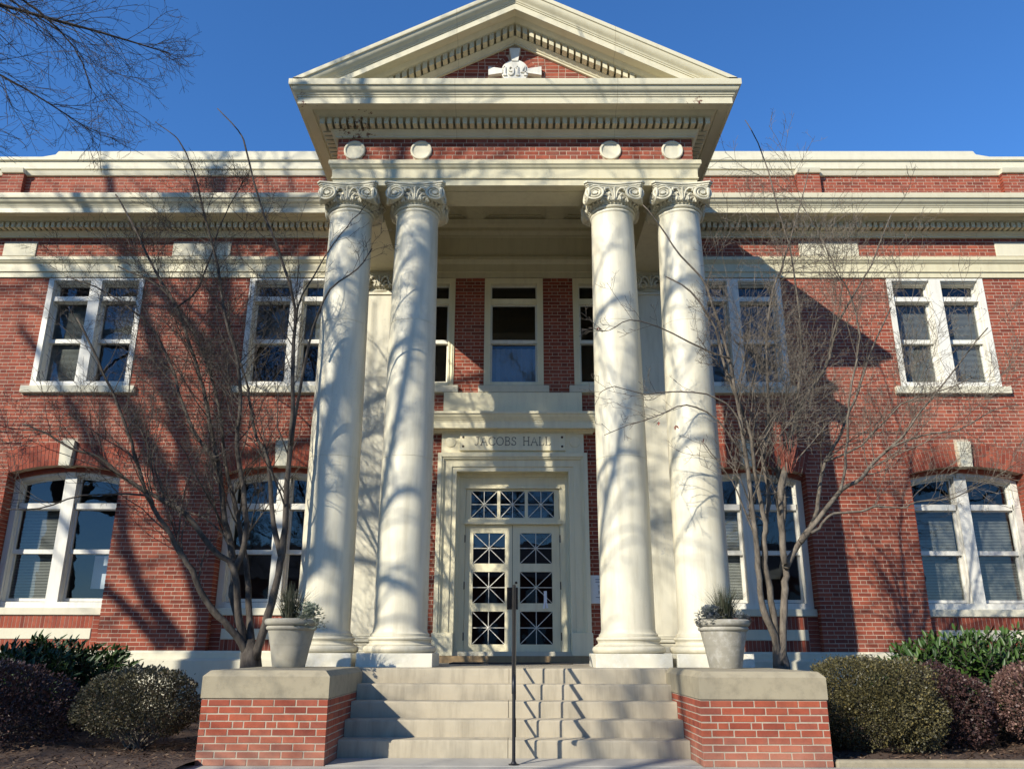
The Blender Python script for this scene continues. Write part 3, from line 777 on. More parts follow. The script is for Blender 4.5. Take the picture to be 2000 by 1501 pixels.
# roof of the portico and the building behind the parapet
m = MB()
ra = AP + .56/ca
m.add([(-3.34, FY-.6, 9.185), (0, FY-.6, ra), (3.34, FY-.6, 9.185), (-3.34, W+1, 9.185), (0, W+1, ra), (3.34, W+1, 9.185)], [(0, 1, 4, 3), (1, 2, 5, 4), (3, 4, 5)])
m.add([(-11, W, 9.7), (11, W, 9.7), (11, W+12, 9.9), (-11, W+12, 9.9), (-11, W+12, 0), (11, W+12, 0), (-11, W+.1, 0), (11, W+.1, 0)], [(0, 1, 2, 3), (2, 3, 4, 5), (0, 3, 4, 6), (1, 2, 5, 7)])
m.build('roof', plain('slate_roof', (.08, .08, .085), .8), B)
# date stone
m = MB()
ring = [(.36*math.cos(t*math.pi/24), 9.69 + .25*0 + .26*math.sin(t*math.pi/24)) for t in range(48)]
DZ = 9.76
disc = [(.215*math.cos(t*math.pi/24), DZ + .215*math.sin(t*math.pi/24)) for t in range(48)]
m.plate(disc, [], FY-.06, FY+.05)
m.plate([(-.05, DZ+.19), (.05, DZ+.19), (.085, DZ+.43), (-.085, DZ+.43)], [], FY-.075, FY+.05)
for s in (-1, 1): m.plate([(s*.195, DZ-.04), (s*.195, DZ+.04), (s*.42, DZ+.08), (s*.42, DZ-.08)], [], FY-.075, FY+.05)
ds = m.build('date_stone', M['white'], B)
for i in range(26):      # rowlock ring round the date stone
    a0 = i*2*math.pi/26; a1 = a0 + 2*math.pi/26 - .03
    am = (a0+a1)/2
    if abs(math.cos(am)) < .25 and math.sin(am) > 0 or abs(math.sin(am)) < .25 : continue
    mm = MB(); q = [(r*math.cos(a), DZ + r*math.sin(a)) for r, a in ((.235, a0), (.235, a1), (.35, a1), (.35, a0))]
    mm.plate(q, [], FY-.002, FY+.02); link('arch_brick', mm.mesh('arch_brick', M['brick']), frz)
# stroke lettering
GL = {'J': (.55, [[(.15,1),(.55,1)], [(.38,1),(.38,.22),(.30,.06),(.16,0),(.04,.06),(.0,.16)]]),
 'A': (.8, [[(.02,0),(.40,1),(.78,0)], [(.18,.36),(.62,.36)], [(-.06,0),(.14,0)], [(.66,0),(.88,0)]]),
 'C': (.8, [[(.78,.78),(.74,.9),(.58,.98),(.42,1),(.2,.92),(.05,.7),(.03,.45),(.1,.2),(.28,.04),(.46,0),(.62,.03),(.76,.14),(.80,.24)], [(.78,.98),(.78,.76)]]),
 'O': (.86, [[(.43,1),(.2,.93),(.05,.72),(.02,.5),(.05,.28),(.2,.07),(.43,0),(.66,.07),(.81,.28),(.84,.5),(.81,.72),(.66,.93),(.43,1)]]),
 'B': (.66, [[(.12,0),(.12,1)], [(0,1),(.4,1),(.55,.9),(.57,.76),(.5,.6),(.36,.53),(.12,.53)], [(.36,.53),(.56,.44),(.64,.28),(.58,.1),(.42,0),(0,0)]]),
 'S': (.56, [[(.5,.78),(.46,.92),(.3,1),(.14,.95),(.05,.8),(.09,.64),(.28,.53),(.46,.42),(.53,.26),(.48,.1),(.3,0),(.12,.04),(.03,.2)], [(.5,.98),(.5,.76)], [(.03,.0),(.03,.24)]]),
 'H': (.82, [[(.12,0),(.12,1)], [(.70,0),(.70,1)], [(.12,.52),(.70,.52)], [(0,0),(.24,0)], [(0,1),(.24,1)], [(.58,0),(.82,0)], [(.58,1),(.82,1)]]),
 'L': (.62, [[(.12,1),(.12,0),(.58,0),(.62,.22)], [(0,1),(.24,1)], [(0,0),(.12,0)]]),
 '1': (.4, [[(.05,.82),(.22,1),(.22,0)], [(.05,0),(.40,0)]]),
 '9': (.6, [[(.06,.16),(.14,.05),(.28,.0),(.42,.06),(.52,.22),(.56,.45),(.55,.66)], [(.28,1),(.13,.94),(.05,.80),(.05,.66),(.13,.52),(.28,.46),(.44,.52),(.54,.66),(.54,.80),(.44,.94),(.28,1)]]),
 '4': (.66, [[(.46,0),(.46,1),(.02,.3),(.64,.3)], [(.30,0),(.62,0)]]),
 'T': (.7, [[(0,1),(.7,1)], [(.35,1),(.35,0)]]), 'E': (.55, [[(.55,1),(0,1),(0,0),(.55,0)], [(0,.5),(.45,.5)]]), 'F': (.5, [[(.5,1),(0,1),(0,0)], [(0,.5),(.4,.5)]]),
 'N': (.7, [[(0,0),(0,1),(.7,0),(.7,1)]]), 'I': (.1, [[(0,0),(0,1)]]), ' ': (.5, [])}
def write(m, text, xc, z0, h, y0, y1, wd, track=.22, wscale=1.):
    tot = sum(GL[c][0]*wscale*h + track*h for c in text) - track*h
    x = xc - tot/2; nst = 0
    for c in text:
        wv, st = GL[c]
        for pl in st:
            pl = [Vector((x + px_*h*wscale, 0, z0 + pz*h)) for px_, pz in pl]
            L_, R_ = [], []; nst += 1; ya = y0 + (nst % 5)*.0006
            for i, p in enumerate(pl):
                d = (pl[min(i+1, len(pl)-1)] - pl[max(i-1, 0)]).normalized(); nn = Vector((-d.z, 0, d.x))*wd/2
                L_.append(p+nn); R_.append(p-nn)
            k = len(pl)
            vs = [(p.x, ya, p.z) for p in L_] + [(p.x, ya, p.z) for p in R_] + [(p.x, y1, p.z) for p in L_] + [(p.x, y1, p.z) for p in R_]
            fs = []
            for i in range(k-1):
                fs += [(i, i+1, k+i+1, k+i), (i, i+1, 2*k+i+1, 2*k+i), (k+i, k+i+1, 3*k+i+1, 3*k+i)]
            fs += [(0, k, 3*k, 2*k), (k-1, 2*k-1, 4*k-1, 3*k-1)]
            m.add(vs, fs)
        x += (wv*wscale + track)*h
m = MB(); write(m, '1914', 0, DZ-.075, .155, FY-.083, FY-.055, .026, .18, .95); m.build('numerals', M['white'], ds)
# ------------------------------------------------------------------ columns
CX = (-2.51, -1.495, 1.495, 2.51); CYC = 11.27
def shaft_mesh():
    p = [(.385, 1.205), (.385, 1.235), (.372, 1.243), (.360, 1.262), (.353, 1.30)]
    for i in range(1, 25):
        t = i/24; z = 1.30 + (7.285-1.30)*t
        r = .353 if t < .3 else .353 - .035*((t-.3)/.7)**1.6
        p.append((r, z))
        if i in (9, 17): p += [(r, z+.004), (r-.004, z+.006), (r-.004, z+.010), (r, z+.012)]
    p += [(.322, 7.295), (.333, 7.305), (.338, 7.32), (.333, 7.335), (.322, 7.342), (.318, 7.355), (.318, 7.40)]
    m = MB(); m.lathe(p, 0, 0, 56); return m.mesh('shaft', M['column'], True, 50)
def base_mesh():
    def arc(rc, zc, r, n=10, a0=-90, a1=90): return [(rc + r*math.cos(R(a0+(a1-a0)*i/n)), zc + r*math.sin(R(a0+(a1-a0)*i/n))) for i in range(n+1)]
    p = [(.42, .998)] + arc(.428, 1.045, .047) + [(.432, 1.094), (.432, 1.102)]
    p += [(.425, 1.104), (.408, 1.112), (.398, 1.124), (.398, 1.134), (.404, 1.146)] + [(.404, 1.152)] + arc(.395, 1.177, .025) + [(.392, 1.203), (.385, 1.204)]
    m = MB(); m.lathe(p, 0, 0, 56); return m.mesh('base', M['column'], True, 50)
def capital_mesh():
    m = MB(); b = 7.265
    # neck bead ring, egg band and bell
    m.lathe([(.318, b), (.345, b+.01), (.355, b+.03), (.345, b+.05), (.325, b+.055)], 0, 0, 48)
    for i in range(40):
        a = 2*math.pi*i/40; c = Vector((.352*math.cos(a), .352*math.sin(a), b+.072)); r = .017
        m.add([c+Vector(v)*r for v in ((1,0,0),(-1,0,0),(0,1,0),(0,-1,0),(0,0,1.1),(0,0,-1.1))], [(0,2,4),(2,1,4),(1,3,4),(3,0,4),(2,0,5),(1,2,5),(3,1,5),(0,3,5)])
    m.lathe([(.325, b+.055), (.335, b+.09), (.36, b+.10), (.375, b+.14), (.375, b+.17), (.35, b+.2), (.34, b+.30), (.36, b+.38)], 0, 0, 48)
    for i in range(28):     # eggs
        a = 2*math.pi*i/28; d = Vector((math.cos(a), math.sin(a), 0)); q = Vector((-d.y, d.x, 0))
        m.tube([d*.368+Vector((0,0,b+.10)), d*.392+Vector((0,0,b+.13)), d*.395+Vector((0,0,b+.16)), d*.375+Vector((0,0,b+.19))], [.008, .02, .024, .016], 6)
    # abacus, concave sides and cut corners
    def abac(z0, z1, s):
        pts = []
        for k in range(4):
            a = k*math.pi/2; c_, s_ = math.cos(a), math.sin(a)
            for t in range(9):
                u = -1 + 2*t/8; x = u*.405; y = -(.392 + .058*abs(u)**1.6)
                if abs(u) == 1: y = -.452
                x *= s; y *= s
                pts.append((x*c_ - y*s_, x*s_ + y*c_))
        k = len(pts)
        m.add([(x, y, z0) for x, y in pts] + [(x, y, z1) for x, y in pts], [(i, (i+1) % k, k+(i+1) % k, k+i) for i in range(k)] + [tuple(range(k))[::-1], tuple(range(k, 2*k))])
    abac(b+.375, b+.40, .95); abac(b+.40, b+.43, .98); abac(b+.432, b+.462, 1.02)
    # volutes: two spirals at each corner
    for k in range(4):
        rot = Matrix.Rotation(k*math.pi/2, 4, 'Z')
        for sx in (-1, 1):
            nrm = Vector((sx*.20, -.98, 0)).normalized(); ux = Vector((-nrm.y, nrm.x, 0)) * sx; up = Vector((0, 0, 1))
            c = Vector((sx*.285, -.392, b+.245)); Rv = .135
            # drum
            for r_, d0, d1 in ((Rv, -.07, .012), (.035, .0, .034)):
                n = 28; vs = []
                for d, rr in ((d0, r_*.80), (d1, r_), (d1+.004, r_*.97)):
                    vs += [rot @ (c + nrm*d + (ux*math.cos(2*math.pi*i/n) + up*math.sin(2*math.pi*i/n))*rr) for i in range(n)]
                fs = [(j*n+i, j*n+(i+1) % n, (j+1)*n+(i+1) % n, (j+1)*n+i) for j in range(2) for i in range(n)] + [tuple(range(2*n, 3*n)), tuple(range(n))[::-1]]
                m.add(vs, fs)
            pts = []; rad = []
            for i in range(62):
                t = i/61; a = math.pi/2 - t*2.6*2*math.pi; r = (Rv-.010)*(1-t)**.85 + .022
                pts.append(rot @ (c + nrm*(.018 + .014*t) + (ux*math.cos(a) + up*math.sin(a))*r)); rad.append(.017*(1-t)+.0085)
            start = [rot @ Vector((sx*.03, -.352, b+.352)), rot @ Vector((sx*.10, -.360, b+.362)), rot @ Vector((sx*.19, -.378, b+.372))]
            m.tube(start + pts, [.012, .015, .017] + rad, 6)
        # bolster at the corner between the two volutes
        cv = rot @ Vector((.325, -.325, 0)); vs = []
        n = 14; nrm = (rot @ Vector((1, -1, 0))).normalized(); q = Vector((-nrm.y, nrm.x, 0))
        for j in range(9):
            a = -1.9 + 3.5*j/8
            cen = Vector((cv.x, cv.y, b+.245)) + nrm*(math.cos(a)*.09) + Vector((0, 0, math.sin(a)*.115))
            vs += [cen - q*.06, cen - q*.02 - nrm*.015, cen + q*.02 - nrm*.015, cen + q*.06]
        m.add(vs, [(j*4+i, j*4+i+1, j*4+i+5, j*4+i+4) for j in range(8) for i in range(3)])
        # palmette leaves between the volutes
        def rp(x, y, z): return rot @ Vector((x, y, b+z))
        m.tube([rp(0, -.37, .12), rp(0, -.395, .2), rp(0, -.40, .29), rp(0, -.425, .345), rp(0, -.44, .34)], [.018, .02, .018, .026, .014], 6)
        for sx in (-1, 1):
            m.tube([rp(sx*.02, -.375, .12), rp(sx*.03, -.395, .22), rp(sx*.055, -.40, .30), rp(sx*.10, -.415, .335), rp(sx*.145, -.425, .32), rp(sx*.155, -.425, .285), rp(sx*.135, -.42, .27)], [.014, .017, .02, .024, .024, .018, .012], 6)
            m.tube([rp(sx*.05, -.37, .12), rp(sx*.075, -.385, .19), rp(sx*.115, -.395, .235), rp(sx*.15, -.40, .225)], [.016, .02, .02, .012], 6)
            m.tube([rp(sx*.10, -.36, .12), rp(sx*.13, -.375, .17), rp(sx*.17, -.375, .175)], [.016, .018, .010], 6)
            m.tube([rp(sx*.205, -.345, .10), rp(sx*.19, -.36, .16), rp(sx*.175, -.365, .21)], [.02, .022, .012], 6)
    m.v = [(v[0], v[1], 7.727 - (7.727 - v[2])*.82) for v in m.v]
    return m.mesh('capital', M['slab'], True, 40)
SH, BS, CP = shaft_mesh(), base_mesh(), capital_mesh()
pm = MB(); pm.bev(-.478, .478, -.478, .478, .828, .998, .006); PL = pm.mesh('plinth', M['plinth'])
for x in CX:
    c = link('column', SH, B, (x, CYC, 0))
    for nme, me in (('base', BS), ('capital', CP), ('plinth', PL)):
        o = link(nme, me); o.parent = c
pb = MB(); pb.box(-.335, .335, -.16, .2, 1.2, 7.38); pb.box(-.36, .36, -.185, .2, 7.295, 7.34); PSH = pb.mesh('shaft', M['column'])
pb = MB()
for e, z0, z1 in ((.135, .998, 1.09), (.095, 1.09, 1.10), (.07, 1.10, 1.15), (.10, 1.15, 1.20), (.05, 1.20, 1.24), (.02, 1.24, 1.27)): pb.bev(-.335-e, .335+e, -.16-e, .2, z0, z1, min(.012, (z1-z0)*.35))
PBS = pb.mesh('base', M['column'])
pb = MB(); pb.bev(-.478, .478, -.30, .2, .828, .998, .006); PPL = pb.mesh('plinth', M['plinth'])
for x in (-2.51, 2.51):
    c = link('pilaster', PSH, B, (x, W-.02, 0))
    for nme, me in (('base', PBS), ('capital', CP), ('plinth', PPL)):
        o = link(nme, me); o.parent = c
        if nme == 'capital': o.location = (0, .16, 0)
# porch floor
m = MB(); m.bev(-3.05, 3.05, 10.345, W-.06, .3, LZ, .012); m.build('porch_floor', M['step'], B)
m = MB(); m.box(-3.09, 3.09, 10.5, W-.07, 0, .70); m.build('porch_foundation', M['slab'], B)

# ------------------------------------------------------------------ door surround
m = MB()
m.bev(-1.27, 1.205, W-.10, W+.1, 5.045, 5.43, .006)
ds_ = m.build('door_surround', M['door'], B)
HOOD = [(-.05, 4.68), (.085, 4.68), (.09, 4.70), (.12, 4.72), (.13, 4.735), (.245, 4.74), (.245, 4.728), (.26, 4.728), (.26, 4.845), (.272, 4.847), (.272, 4.862), (.285, 4.872), (.29, 4.89), (.30, 4.90), (.325, 4.93), (.333, 4.955), (.335, 4.965), (.355, 4.97), (.355, 5.012), (-.05, 5.045)]
m = MB()
m.extrude(HOOD, [(DC-1.33, W, -1, 0), (DC-1.33, W, -1, -1), (DC+1.33, W, 1, -1), (DC+1.33, W, 1, 0)])
m.build('hood', M['door'], ds_, smooth=True, angle=30)
m = MB(); m.box(DC-1.25, DC+1.25, W-.075, W+.1, 4.325, 4.70)
m.box(DC-1.27, DC+1.27, W-.095, W-.05, 4.675, 4.70)
m.build('frieze', M['door'], ds_)
m = MB(); m.bev(DC-.93, DC+.93, W-.115, W-.06, 4.36, 4.675, .006); pq = m.build('name_plaque', M['door'], ds_)
m = MB(); write(m, 'JACOBS HALL', DC, 4.455, .145, W-.1185, W-.110, .0135, .17, .98); m.build('lettering', M['letter'], ds_)
bm_ = MB(); bm_.lathe([(0, .014), (.012, .014), (.020, .006), (.022, -.01)], 0, 0, 16); bolt = bm_.mesh('bolt', M['bronze'], True)
for x in (-.87, .87):
    for z in (4.435, 4.60): link('bolt', bolt, ds_, (DC+x, W-.115, z), rot=(math.pi/2, 0, 0))
tm = MB(); tm.lathe([(0, .012), (.078, .012), (.09, .008), (.094, -.004), (.094, -.02)], 0, 0, 32); rd = tm.mesh('roundel', M['door'], True, 40)
for x in (-1.09, 1.09): link('roundel', rd, ds_, (DC+x, W-.078, 4.52), rot=(math.pi/2, 0, 0))
# stepped architrave round the opening
m = MB(); zt = 4.32; hw = 1.305; ow = .975; ot = 4.005; zb = 1.30
def ushape(h, t, h2, t2, y0, y1):
    m.plate([(DC-h, zb), (DC-h2, zb), (DC-h2, t2), (DC+h2, t2), (DC+h2, zb), (DC+h, zb), (DC+h, t), (DC-h, t)], [], y0, y1)
ushape(hw, zt, 1.235, 4.25, W-.125, W+.05); ushape(1.236, 4.251, 1.205, 4.22, W-.105, W+.05); ushape(1.206, 4.221, 1.185, 4.20, W-.085, W+.05)
ushape(1.186, 4.201, 1.06, 4.085, W-.065, W+.05); ushape(1.061, 4.086, ow, ot, W-.045, W+.28)
m.build('architrave', M['door'], ds_)
for s in (-1, 1):
    m = MB(); m.bev(min(DC+s*ow, DC+s*1.325), max(DC+s*ow, DC+s*1.325), W-.14, W+.1, .945, 1.305, .005); m.build('base_block', M['door'], ds_)
m = MB(); m.box(DC-1.36, DC+1.36, W-.13, W+.4, LZ+.002, .944); m.build('threshold', M['threshold'], ds_)
# door frame, transom window and two doors
YD = W + .22
m = MB()
m.plate([(DC-ow, .945), (DC-.82, .945), (DC-.82, 3.745), (DC+.82, 3.745), (DC+.82, .945), (DC+ow, .945), (DC+ow, ot), (DC-ow, ot)], [], YD-.02, YD+.1)
m.plate([(DC-ow, .945), (DC-.925, .945), (DC-.925, 3.945), (DC+.925, 3.945), (DC+.925, .945), (DC+ow, .945), (DC+ow, ot), (DC-ow, ot)], [], YD-.06, YD-.018)
m.box(DC-.85, DC+.85, YD-.075, YD+.06, 3.115, 3.15); m.box(DC-.835, DC+.835, YD-.045, YD+.06, 3.148, 3.20); m.box(DC-.84, DC+.84, YD-.05, YD-.019, 3.745, 3.78)
m.build('door_frame', M['door'], ds_)
def star(parent, x0, x1, z0, z1, y):
    xc, zc = (x0+x1)/2, (z0+z1)/2; r = .0078
    for a, b in (((x0, z0), (x1, z1)), ((x0, z1), (x1, z0)), ((x0, zc), (x1, zc)), ((xc, z0), (xc, z1))):
        d = Vector((b[0]-a[0], 0, b[1]-a[1])).normalized(); q = Vector((-d.z, 0, d.x))*r*.78
        mm = MB(); A = Vector((a[0], y, a[1])); Bv = Vector((b[0], y, b[1])); dy = Vector((0, .012, 0))
        vs = [A-q, A+q, Bv+q, Bv-q]; mm.add(vs + [v+dy for v in vs], [(0,1,2,3), (0,1,5,4), (1,2,6,5), (2,3,7,6), (3,0,4,7)])
        mm.build('glazing_bar', M['white'], parent)
    mm = MB(); mm.lathe([(0, .012), (.014, .010), (.018, 0)], 0, 0, 16); link('rosette', mm.mesh('rosette', M['white'], True), parent, (xc, y, zc), rot=(math.pi/2, 0, 0))
tp = [(-.765, -.345), (-.26, .18), (.262, .69)]
tp = [(DC-.73, DC-.27), (DC-.215, DC+.215), (DC+.27, DC+.73)]
Z0, Z1 = 3.235, 3.705
m = MB(); m.plate([(DC-.815, 3.20), (DC+.815, 3.20), (DC+.815, 3.742), (DC-.815, 3.742)], [[(a, Z0), (b, Z0), (b, Z1), (a, Z1)] for a, b in tp], YD, YD+.05)
tw = m.build('transom_window', M['door'], B)
for a, b in tp:
    mm = MB(); mm.add([(a, YD+.03, Z0), (b, YD+.03, Z0), (b, YD+.03, Z1), (a, YD+.03, Z1)], [(0, 1, 2, 3)]); mm.build('pane', M['glass'], tw, raw=True)
    star(tw, a, b, Z0, Z1, YD+.012)
rows = [(1.125, 1.655), (1.79, 2.31), (2.45, 2.97)]
for s in (-1, 1):
    x0, x1 = (DC-.815, DC-.004) if s < 0 else (DC+.004, DC+.815)
    pa, pb = (x0+.135, x1-.125) if s < 0 else (x0+.125, x1-.135)
    m = MB(); m.plate([(x0, .95), (x1, .95), (x1, 3.112), (x0, 3.112)], [[(pa, a), (pb, a), (pb, b), (pa, b)] for a, b in rows], YD, YD+.05)
    d = m.build('door', M['door'], B)
    for a, b in rows:
        mm = MB(); mm.add([(pa, YD+.03, a), (pb, YD+.03, a), (pb, YD+.03, b), (pa, YD+.03, b)], [(0, 1, 2, 3)]); mm.build('pane', M['glass'], d, raw=True)
        star(d, pa, pb, a, b, YD+.012)
    for z in (1.25, 2.08, 2.87):
        mm = MB(); e = x0-.012 if s < 0 else x1+.012
        mm.tube([(e, YD-.012, z-.065), (e, YD-.012, z+.065)], .011, 8); mm.box(e-.012, e+.012, YD-.008, YD-.001, z-.055, z+.055); mm.build('hinge', M['bronze'], d)
    mm = MB(); h0, h1 = (x1-.088, x1-.002) if s < 0 else (x0+.002, x0+.088)
    mm.bev(h0, h1, YD-.012, YD+.001, 1.69, 2.05, .003)
    hx = h1-.035 if s < 0 else h0+.035
    mm.tube([(hx, YD-.012, 1.98), (hx, YD-.055, 1.97), (hx, YD-.06, 1.85), (hx, YD-.055, 1.76), (hx, YD-.012, 1.75)], .010, 8)
    mm.build('handle', M['bronze'], d)
    if s > 0:
        mm = MB(); mm.lathe([(0, .01), (.018, .01), (.022, 0)], 0, 0, 16); link('lock', mm.mesh('lock', M['bronze'], True), d, (x0+.06, YD, 2.13), rot=(math.pi/2, 0, 0))
mm = MB(); room(mm, DC-ow, DC+ow, YD+.1, YD+4, .8, 4.0); mm.build('interior', M['interior'], B, raw=True)
# things at the door
m = MB(); m.bev(-.98, .88, 13.0, 13.95, LZ+.001, LZ+.018, .006); tag(m.build('door_mat', M['rubber']), 'black rubber mat lying before the double doors', 'mat')
m = MB()
m.add([(.50, YD-.012, 1.99), (.55, YD-.012, 1.995), (.552, YD-.006, 1.80), (.575, YD-.010, 1.715), (.54, YD-.010, 1.705), (.525, YD-.012, 1.80), (.515, YD-.010, 1.70), (.48, YD-.010, 1.705), (.50, YD-.006, 1.82)], [(0, 8, 5, 2, 1), (2, 5, 4, 3), (8, 7, 6, 5)])
vs_ = list(m.v); k = len(vs_); m.add([(x, y+.003, z) for x, y, z in vs_], [(0, 8, 5, 2, 1), (2, 5, 4, 3), (8, 7, 6, 5)])
m.add([(.515, YD-.014, 1.955), (.54, YD-.014, 1.955), (.54, YD+.03, 1.955), (.515, YD+.03, 1.955)], [(0, 1, 2, 3)])
tag(m.build('paper_strip', M['paper'], raw=True), 'strips of white paper hanging on the right door glass', 'paper')
sg = thing('notice_sign', 'pale notice sign with grey lettering on brick beside the door, behind a column', 'sign', (1.52, W, 1.8))
m = MB(); m.bev(1.275, 1.80, W-.03, W-.004, 1.775, 2.235, .004); m.build('panel', M['sign'], sg)
m = MB()
for i, (t, h) in enumerate((('ACCESSIBLE', .035), ('HEARTS', .045), ('FOR ALL', .05), ('INFO', .04))): pass
for x0, x1, z in ((1.36, 1.72, 2.16), (1.36, 1.70, 2.12)): m.box(x0, x1, W-.034, W-.029, z, z+.012)
write(m, 'TTE', 1.47, 2.01, .055, W-.034, W-.029, .010, .35); write(m, 'FO', 1.46, 1.925, .055, W-.034, W-.029, .010, .35)
for x0, x1, z in ((1.36, 1.62, 1.87), (1.42, 1.70, 1.845)): m.box(x0, x1, W-.034, W-.029, z, z+.010)
m.build('lettering', M['ink'], sg)

# ------------------------------------------------------------------ steps, cheek walls
st = thing('entrance_steps', 'pale stone entrance steps between two brick cheek walls', 'steps', (0, 9.7, 0))
NY = [9.114, 9.418, 9.722, 10.026, 10.334]; rs = LZ/5
for i, y in enumerate(NY):
    jx = -.06 if i % 2 == 0 else .02
    for a, b in ((-1.797, jx-.003), (jx+.003, 1.797)):
        m = MB(); z1 = rs*(i+1) + (.0006 if i == 4 else 0)
        prof = [(0, -.25 if i == 0 else z1-rs-.05), (0, z1-rs+.002), (-.0, z1-.03), (-.003, z1-.012), (-.014, z1-.002), (-.03, z1), (-.42 if i < 4 else -.10, z1), (-.42, -.25 if i == 0 else z1-rs-.05)]
        m.extrude(prof, [(a, y, 0, -1), (b, y, 0, -1)]); m.build('step', M['step'], st, smooth=True, angle=25)
    m = MB(); m.box(-1.795, 1.795, y+.008, y+.4, z1-rs-.03, z1-rs+.012)
for s in (-1, 1):
    nm = 'left' if s < 0 else 'right'
    xi, xo = 1.80, 3.03
    lab = 'brick cheek wall left of the steps with stone cap, in dappled shade' if s < 0 else 'sunlit brick cheek wall right of the steps with stone cap'
    pr = thing('cheek_wall', lab, 'wall', (s*2.41, 9.5, 0), 'brick cheek walls flanking the steps')
    m = MB(); a, b = sorted((s*(xi+.0035), s*(xo-.0035))); m.box(a, b, 8.533, 10.40, -.05, .585); m.build('mortar_core', M['pier_mortar'], pr)
    rr = random.Random(70+s); c = .0662
    for k in range(9):
        z0 = -.012 + k*c + .005; z1 = z0 + c - .010
        def put(x0, x1, y0, y1):
            mm = MB(); j = rr.uniform(-.002, .001)
            mm.bev(x0, x1, y0+j, y1+j, z0+rr.uniform(-.0015, .0015), z1+rr.uniform(-.0015, .0015), .0035)
            link('brick', mm.mesh('brick', M['pier_brick']), pr)
        flem = k == 5
        xa = 0; L = xo - xi
        cuts = []; x = (.203 if k % 2 else .097) if not flem else .16
        cuts = [0, x]
        while x < L - .05:
            x += (.213 if not flem else (.107 if len(cuts) % 2 == 0 else .213)); cuts.append(min(x, L))
        if cuts[-1] - cuts[-2] < .05: cuts.pop(-2)
        for u, v in zip(cuts, cuts[1:]):
            u0 = u + (.005 if u else 0); v0 = v - (.005 if v < L else 0)
            xx = sorted((s*(xi+u0), s*(xi+v0))); put(xx[0], xx[1], 8.53, 8.53 + (.097 if u == 0 or v >= L else .06))
        # flank facing the steps, and outer flank
        for side, xs in ((xi, (xi, xi+.06)), (xo, (xo-.06, xo))):
            y = 8.53 + .107 + (0 if k % 2 else .0)
            first = True
            while y < 10.38:
                Ls = .203 if not (first and k % 2) else .097
                Ls = .097 if flem and rr.random() < .5 else Ls
                y1 = min(y + Ls, 10.40)
                if y1 - y > .03 and (side == xo or z1 > rs*(sum(1 for q in NY if q < y)) - .1):
                    xx = sorted((s*xs[0], s*xs[1])); put(xx[0], xx[1], y, y1)
                y += Ls + .010; first = False
    # stone cap, chamfered top edges
    x0, x1 = sorted((s*(xi-.004), s*(xo+.008))); y0, y1 = 8.518, 10.42; z0, z1, c = .589, .848, .055
    m = MB(); e = .006
    def ringz(d, z): return [(x0+d, y0+d, z), (x1-d, y0+d, z), (x1-d, y1-d, z), (x0+d, y1-d, z)]
    vs = ringz(e, z0) + ringz(0, z0+e) + ringz(0, z1-c) + ringz(e, z1-c+e) + ringz(c-e, z1-e) + ringz(c+e, z1)
    fs = [(0, 1, 2, 3), (20, 21, 22, 23)] + [(j*4+i, j*4+(i+1) % 4, j*4+4+(i+1) % 4, j*4+4+i) for j in range(5) for i in range(4)]
    m.add(vs, fs); m.build('cap_stone', M['concrete'], pr, smooth=True, angle=25)

# ------------------------------------------------------------------ handrail
hr = thing('handrail', 'thin black iron handrail running up the middle of the steps', 'handrail', (0, 8.6, 0))
slope = rs/.305
def zr(y, h): return rs*(y-8.81)/.305*1.0 + h
Yf0, Yr0 = 8.60, 10.42
def bar(nm, pts, w_, d_=None):
    m = MB(); m.tube(pts, w_, 8); return m.build(nm, M['iron'], hr, smooth=True, angle=50)
bar('post', [(0, Yf0, 0), (0, Yf0, zr(Yf0, .94))], .018); bar('post', [(0, Yr0, LZ), (0, Yr0, zr(Yr0, .94)-.03)], .018)
tp_ = [(0, Yf0-.16, zr(Yf0, .76)), (0, Yf0-.17, zr(Yf0, .84)), (0, Yf0-.13, zr(Yf0, .91)), (0, Yf0-.05, zr(Yf0, .94)), (0, Yf0+.05, zr(Yf0+.05, .94)), (0, Yr0-.12, zr(Yr0-.12, .94)), (0, Yr0+.02, zr(Yr0, .94)-.03), (0, Yr0+.32, zr(Yr0, .94)-.03)]
bar('top_rail', tp_, .022)
bar('lower_rail', [(0, Yf0, zr(Yf0, .17)), (0, Yr0-.05, zr(Yr0-.05, .17)), (0, Yr0, zr(Yr0, .13))], .014)
y = Yf0 + .27
while y < Yr0 - .1:
    bar('baluster', [(0, y, zr(y, .17)), (0, y, zr(y, .94))], .010); y += .27
m = MB(); m.lathe([(.05, 0), (.05, .008), (.03, .012), (.02, .03)], 0, Yf0, 20); m.build('base_flange', M['iron'], hr)

